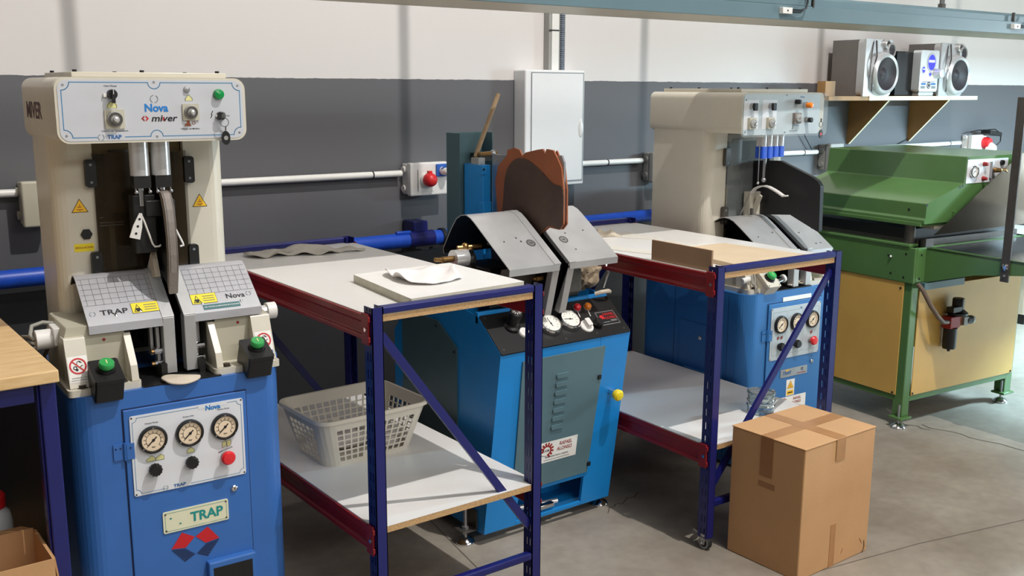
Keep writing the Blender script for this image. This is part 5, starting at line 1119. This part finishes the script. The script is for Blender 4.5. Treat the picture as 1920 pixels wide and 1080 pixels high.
m = MB(); m.box((.05, .0, .13), (GW-.05, .05, .158), 'green_paint'); m.box((.0, .05, .13), (.05, GD-.05, .158), 'green_paint'); m.build('lower_rail', G, .002)
m = MB()
for (a, b) in ((.062, .695), (.062, .17), (GW-.03, .17), (GW-.03, .695)): m.front(0, -.006, 0); m.lathe([(.006, 0), (.005, .003)], 'ink', 12, (a, b, 0))
for (a, b) in ((-.06, .70), (-.06, .17)): m.left(-.006, 0, 0); m.lathe([(.006, 0), (.005, .003)], 'ink', 12, (a, b, 0))
m.build('panel_screws', G)
# bed frame
m = MB(); m.box((-.012, -.012, .73), (.068, GD, .905), 'green_paint'); m.box((.0, .0, .735), (GW, .05, .905), 'green_paint'); m.box((0, GD-.05, .735), (GW, GD, .905), 'green_paint'); m.box((GW-.05, 0, .735), (GW, GD, .905), 'green_paint')
m.box((-.018, .02, .905), (.05, GD, .920), 'green_paint'); m.box((0, 0, .735), (.066, -.016, .905), 'green_paint'); m.build('bed_frame', G, .004)
m = MB(); m.left(-.012, 0, 0)
for (a, b) in ((-.14, .85), (-.12, .765), (-.04, .87), (-.045, .755)): m.disc((a, b), .006, .0006, 'ink', 12)
m.front(0, -.0165, 0)
for (a, b) in ((.03, .87), (.025, .755)): m.disc((a, b), .006, .0006, 'ink', 12)
m.world(); m.cyl((-.012, .13, .845), (-.02, .12, .85), .005, 'steel', 8); m.build('screw_holes', G)
m = MB(); m.box((.05, .03, .89), (GW-.04, GD-.04, .935), 'steel_dark'); m.build('bed_plate', G)
m = MB(); m.box((.05, .06, .935), (GW-.06, GD-.05, .985), 'black'); m.build('cutting_board', G)
for y in (.06, GD-.1): m = MB(); m.cyl((.03, y, .90), (.03, y, 1.06), .026, 'steel_dark', 20); m.build('guide_column', G)
m = MB(); m.box((.06, -.012, .905), (.12, .02, .945), 'steel_dark'); m.box((.1, -.02, .99), (.2, .05, 1.02), 'leather_tan'); m.build('stop_block', G)
# upper beam hood
hp = [(-.012, 1.025), (-.012, 1.045), (-.004, 1.05), (-.004, 1.122), (.262, 1.205), (.272, 1.335), (GW, 1.335), (GW, 1.025)]
m = MB(); m.prism(hp, -.045, GD, 'green_paint', 'y'); m.build('hood', G, .004)
m = MB(); m.prism([(-.02, 1.012), (.3, 1.012), (.3, 1.03), (-.02, 1.03)], -.03, GD-.02, 'green_paint', 'y'); m.build('platen_rim', G, .002)
m = MB(); m.front(0, -.0455, 0); m.prism([(.275, 1.205), (.60, 1.205), (.60, 1.32), (.277, 1.32)], 0, .002, 'panel_white', 'z'); cp = m.build('control_panel', G, .001)
for (cx, cz, r_) in ((.325, 1.262, .030),):
    gauge('gauge', cp, FM(cx, -.0475, cz), r_, 'chrome', 'dial_white')
for (cx, cz) in ((.405, 1.295), (.405, 1.225)):
    m = MB(); m.front(cx, -.0475, cz); m.lathe([(.011, 0), (.010, .01), (.008, .022), (0, .023)], 'ink_dkred', 16); m.build('push_button', cp)
m = MB(); m.front(.475, -.0475, 1.265); m.box((-.02, -.04, 0), (-.008, .04, .014), 'steel'); m.lathe([(.014, 0), (.012, .03), (.008, .05), (0, .052)], 'brass', 16); m.tube([(0, 0, .04), (.03, .004, .05), (.06, -.01, .04), (.07, -.04, .01)], .007, 'brass', 8); m.build('lever', cp)
m = MB(); m.front(.545, -.0475, 1.298); m.lathe([(.013, 0), (.012, .012), (0, .013)], 'black', 16); m.build('push_button', cp)
m = MB(); m.front(0, -.045, 0)
for (a, b) in ((.283, 1.322), (.255, 1.195), (.0, 1.115), (.235, 1.19)): m.disc((a, b), .007, .0008, 'ink', 10)
m.box((.19, 1.04, 0), (.235, 1.075, .018), 'green_paint'); m.box((.225, 1.048, .0), (.24, 1.075, .026), 'black'); m.left(-.0042, 0, 0); m.disc((-.05, 1.085), .007, .0008, 'ink', 10); m.build('screw_holes', G)
# polished guard, tray and strap
m = MB(); m.frame((0, -.072, .98), (1, 0, 0), (0, -.065, 1)); m.prism([(.03, -.005), (GW+.05, .005), (GW+.05, .365), (.625, .365), (.60, .35)], 0, .003, 'polished', 'z'); m.build('steel_guard', G, .001)
m = MB(); m.box((.06, -1.1, .898), (GW+.55, -.02, .902), 'polished_dark'); m.build('tray_plate', G)  # tray lengthened out of view so it shades the yellow front panel
m = MB(); m.prism([(-.016, .733), (-.016, .895), (-.04, .91), (-1.1, .902), (-1.1, .872), (-.62, .86), (-.28, .81)], .062, .070, 'green_paint', 'x'); m.build('tray_wall', G, .002)
m = MB(); m.prism([(-.016, .733), (-.016, .895), (-1.1, .902), (-1.1, .86)], GW+.55, GW+.558, 'green_paint', 'x'); m.build('tray_wall', G, .002)  # unseen far wall closing the lengthened tray
m = MB(); m.box((.052, -.452, .805), (.061, -.412, 1.62), 'steel_dark'); st = m.build('support_strap', G, .001)
m = MB(); m.left(.052, 0, 0); m.lathe([(.017, 0), (.016, .004), (.009, .006), (.009, .003)], 'chrome', 20, (.432, .872, 0)); m.build('washer', st); m = MB(); m.left(.052, 0, 0); m.lathe([(.006, 0), (.005, .004), (0, .005)], 'steel', 12, (.432, .832, 0)); m.build('screw', st)
m = MB(); m.box((.04, -.04, .70), (.35, -.01, .735), 'teal_dark'); m.build('under_tray_channel', G, .002)
# air filter and its hose
f = MB(); f.box((.225, -.07, .49), (.30, -.02, .55), 'ink_dkred'); f.box((.285, -.065, .495), (.325, -.02, .545), 'leather_brown'); ff = f.build('filter_body', G, .004)
m = MB(); m.lathe([(.031, 0), (.033, .01), (.033, .10), (.034, .105)], 'black', 24, (.262, -.045, .385)); m.cyl((.262, -.045, .370), (.262, -.045, .386), .008, 'black', 10); m.build('filter_bowl', G)
m = MB(); m.lathe([(.048, 0), (.05, .012), (.035, .024), (.028, .03), (.028, .08), (.025, .085)], 'black', 24, (.300, -.05, .553)); m.box((.225, -.08, .575), (.29, -.04, .60), 'black'); m.build('regulator_cap', G)
m = MB(); m.box((.325, -.075, .50), (.36, -.035, .54), 'grey_plastic'); m.cyl((.36, -.058, .522), (.395, -.062, .52), .022, 'black', 18); m.cyl((.395, -.062, .52), (.41, -.064, .519), .02, 'dial_white', 18); m.build('small_gauge', G)
m = MB(); m.box((.27, -.02, .5), (.3, 0, .54), 'steel_dark'); m.build('filter_bracket', G)
m = MB(); m.tube([(.0, -.03, .735), (.02, -.05, .70), (.05, -.075, .63), (.10, -.085, .57), (.16, -.075, .535), (.225, -.055, .525)], .011, 'hose_brown', 12); m.build('air_hose', G)

# pale cabinet standing beyond the green press
Z = thing('white_cabinet', 'pale cabinet with dark plinth beyond the green press at right edge', 'cabinet', (7.15, 3.40, 0), 0)
m = MB(); m.prism(rrect(0, 0, .7, .6, .04), .075, .62, 'cream', 'z'); m.build('body', Z, .01)
m = MB(); m.box((.02, .03, 0), (.68, .58, .075), 'black'); m.build('plinth', Z)
m = MB(); m.front(0, -.001, 0); m.line([(.35, .1), (.35, .6)], .004, 0, 'ink_grey'); m.build('door_gap', Z)
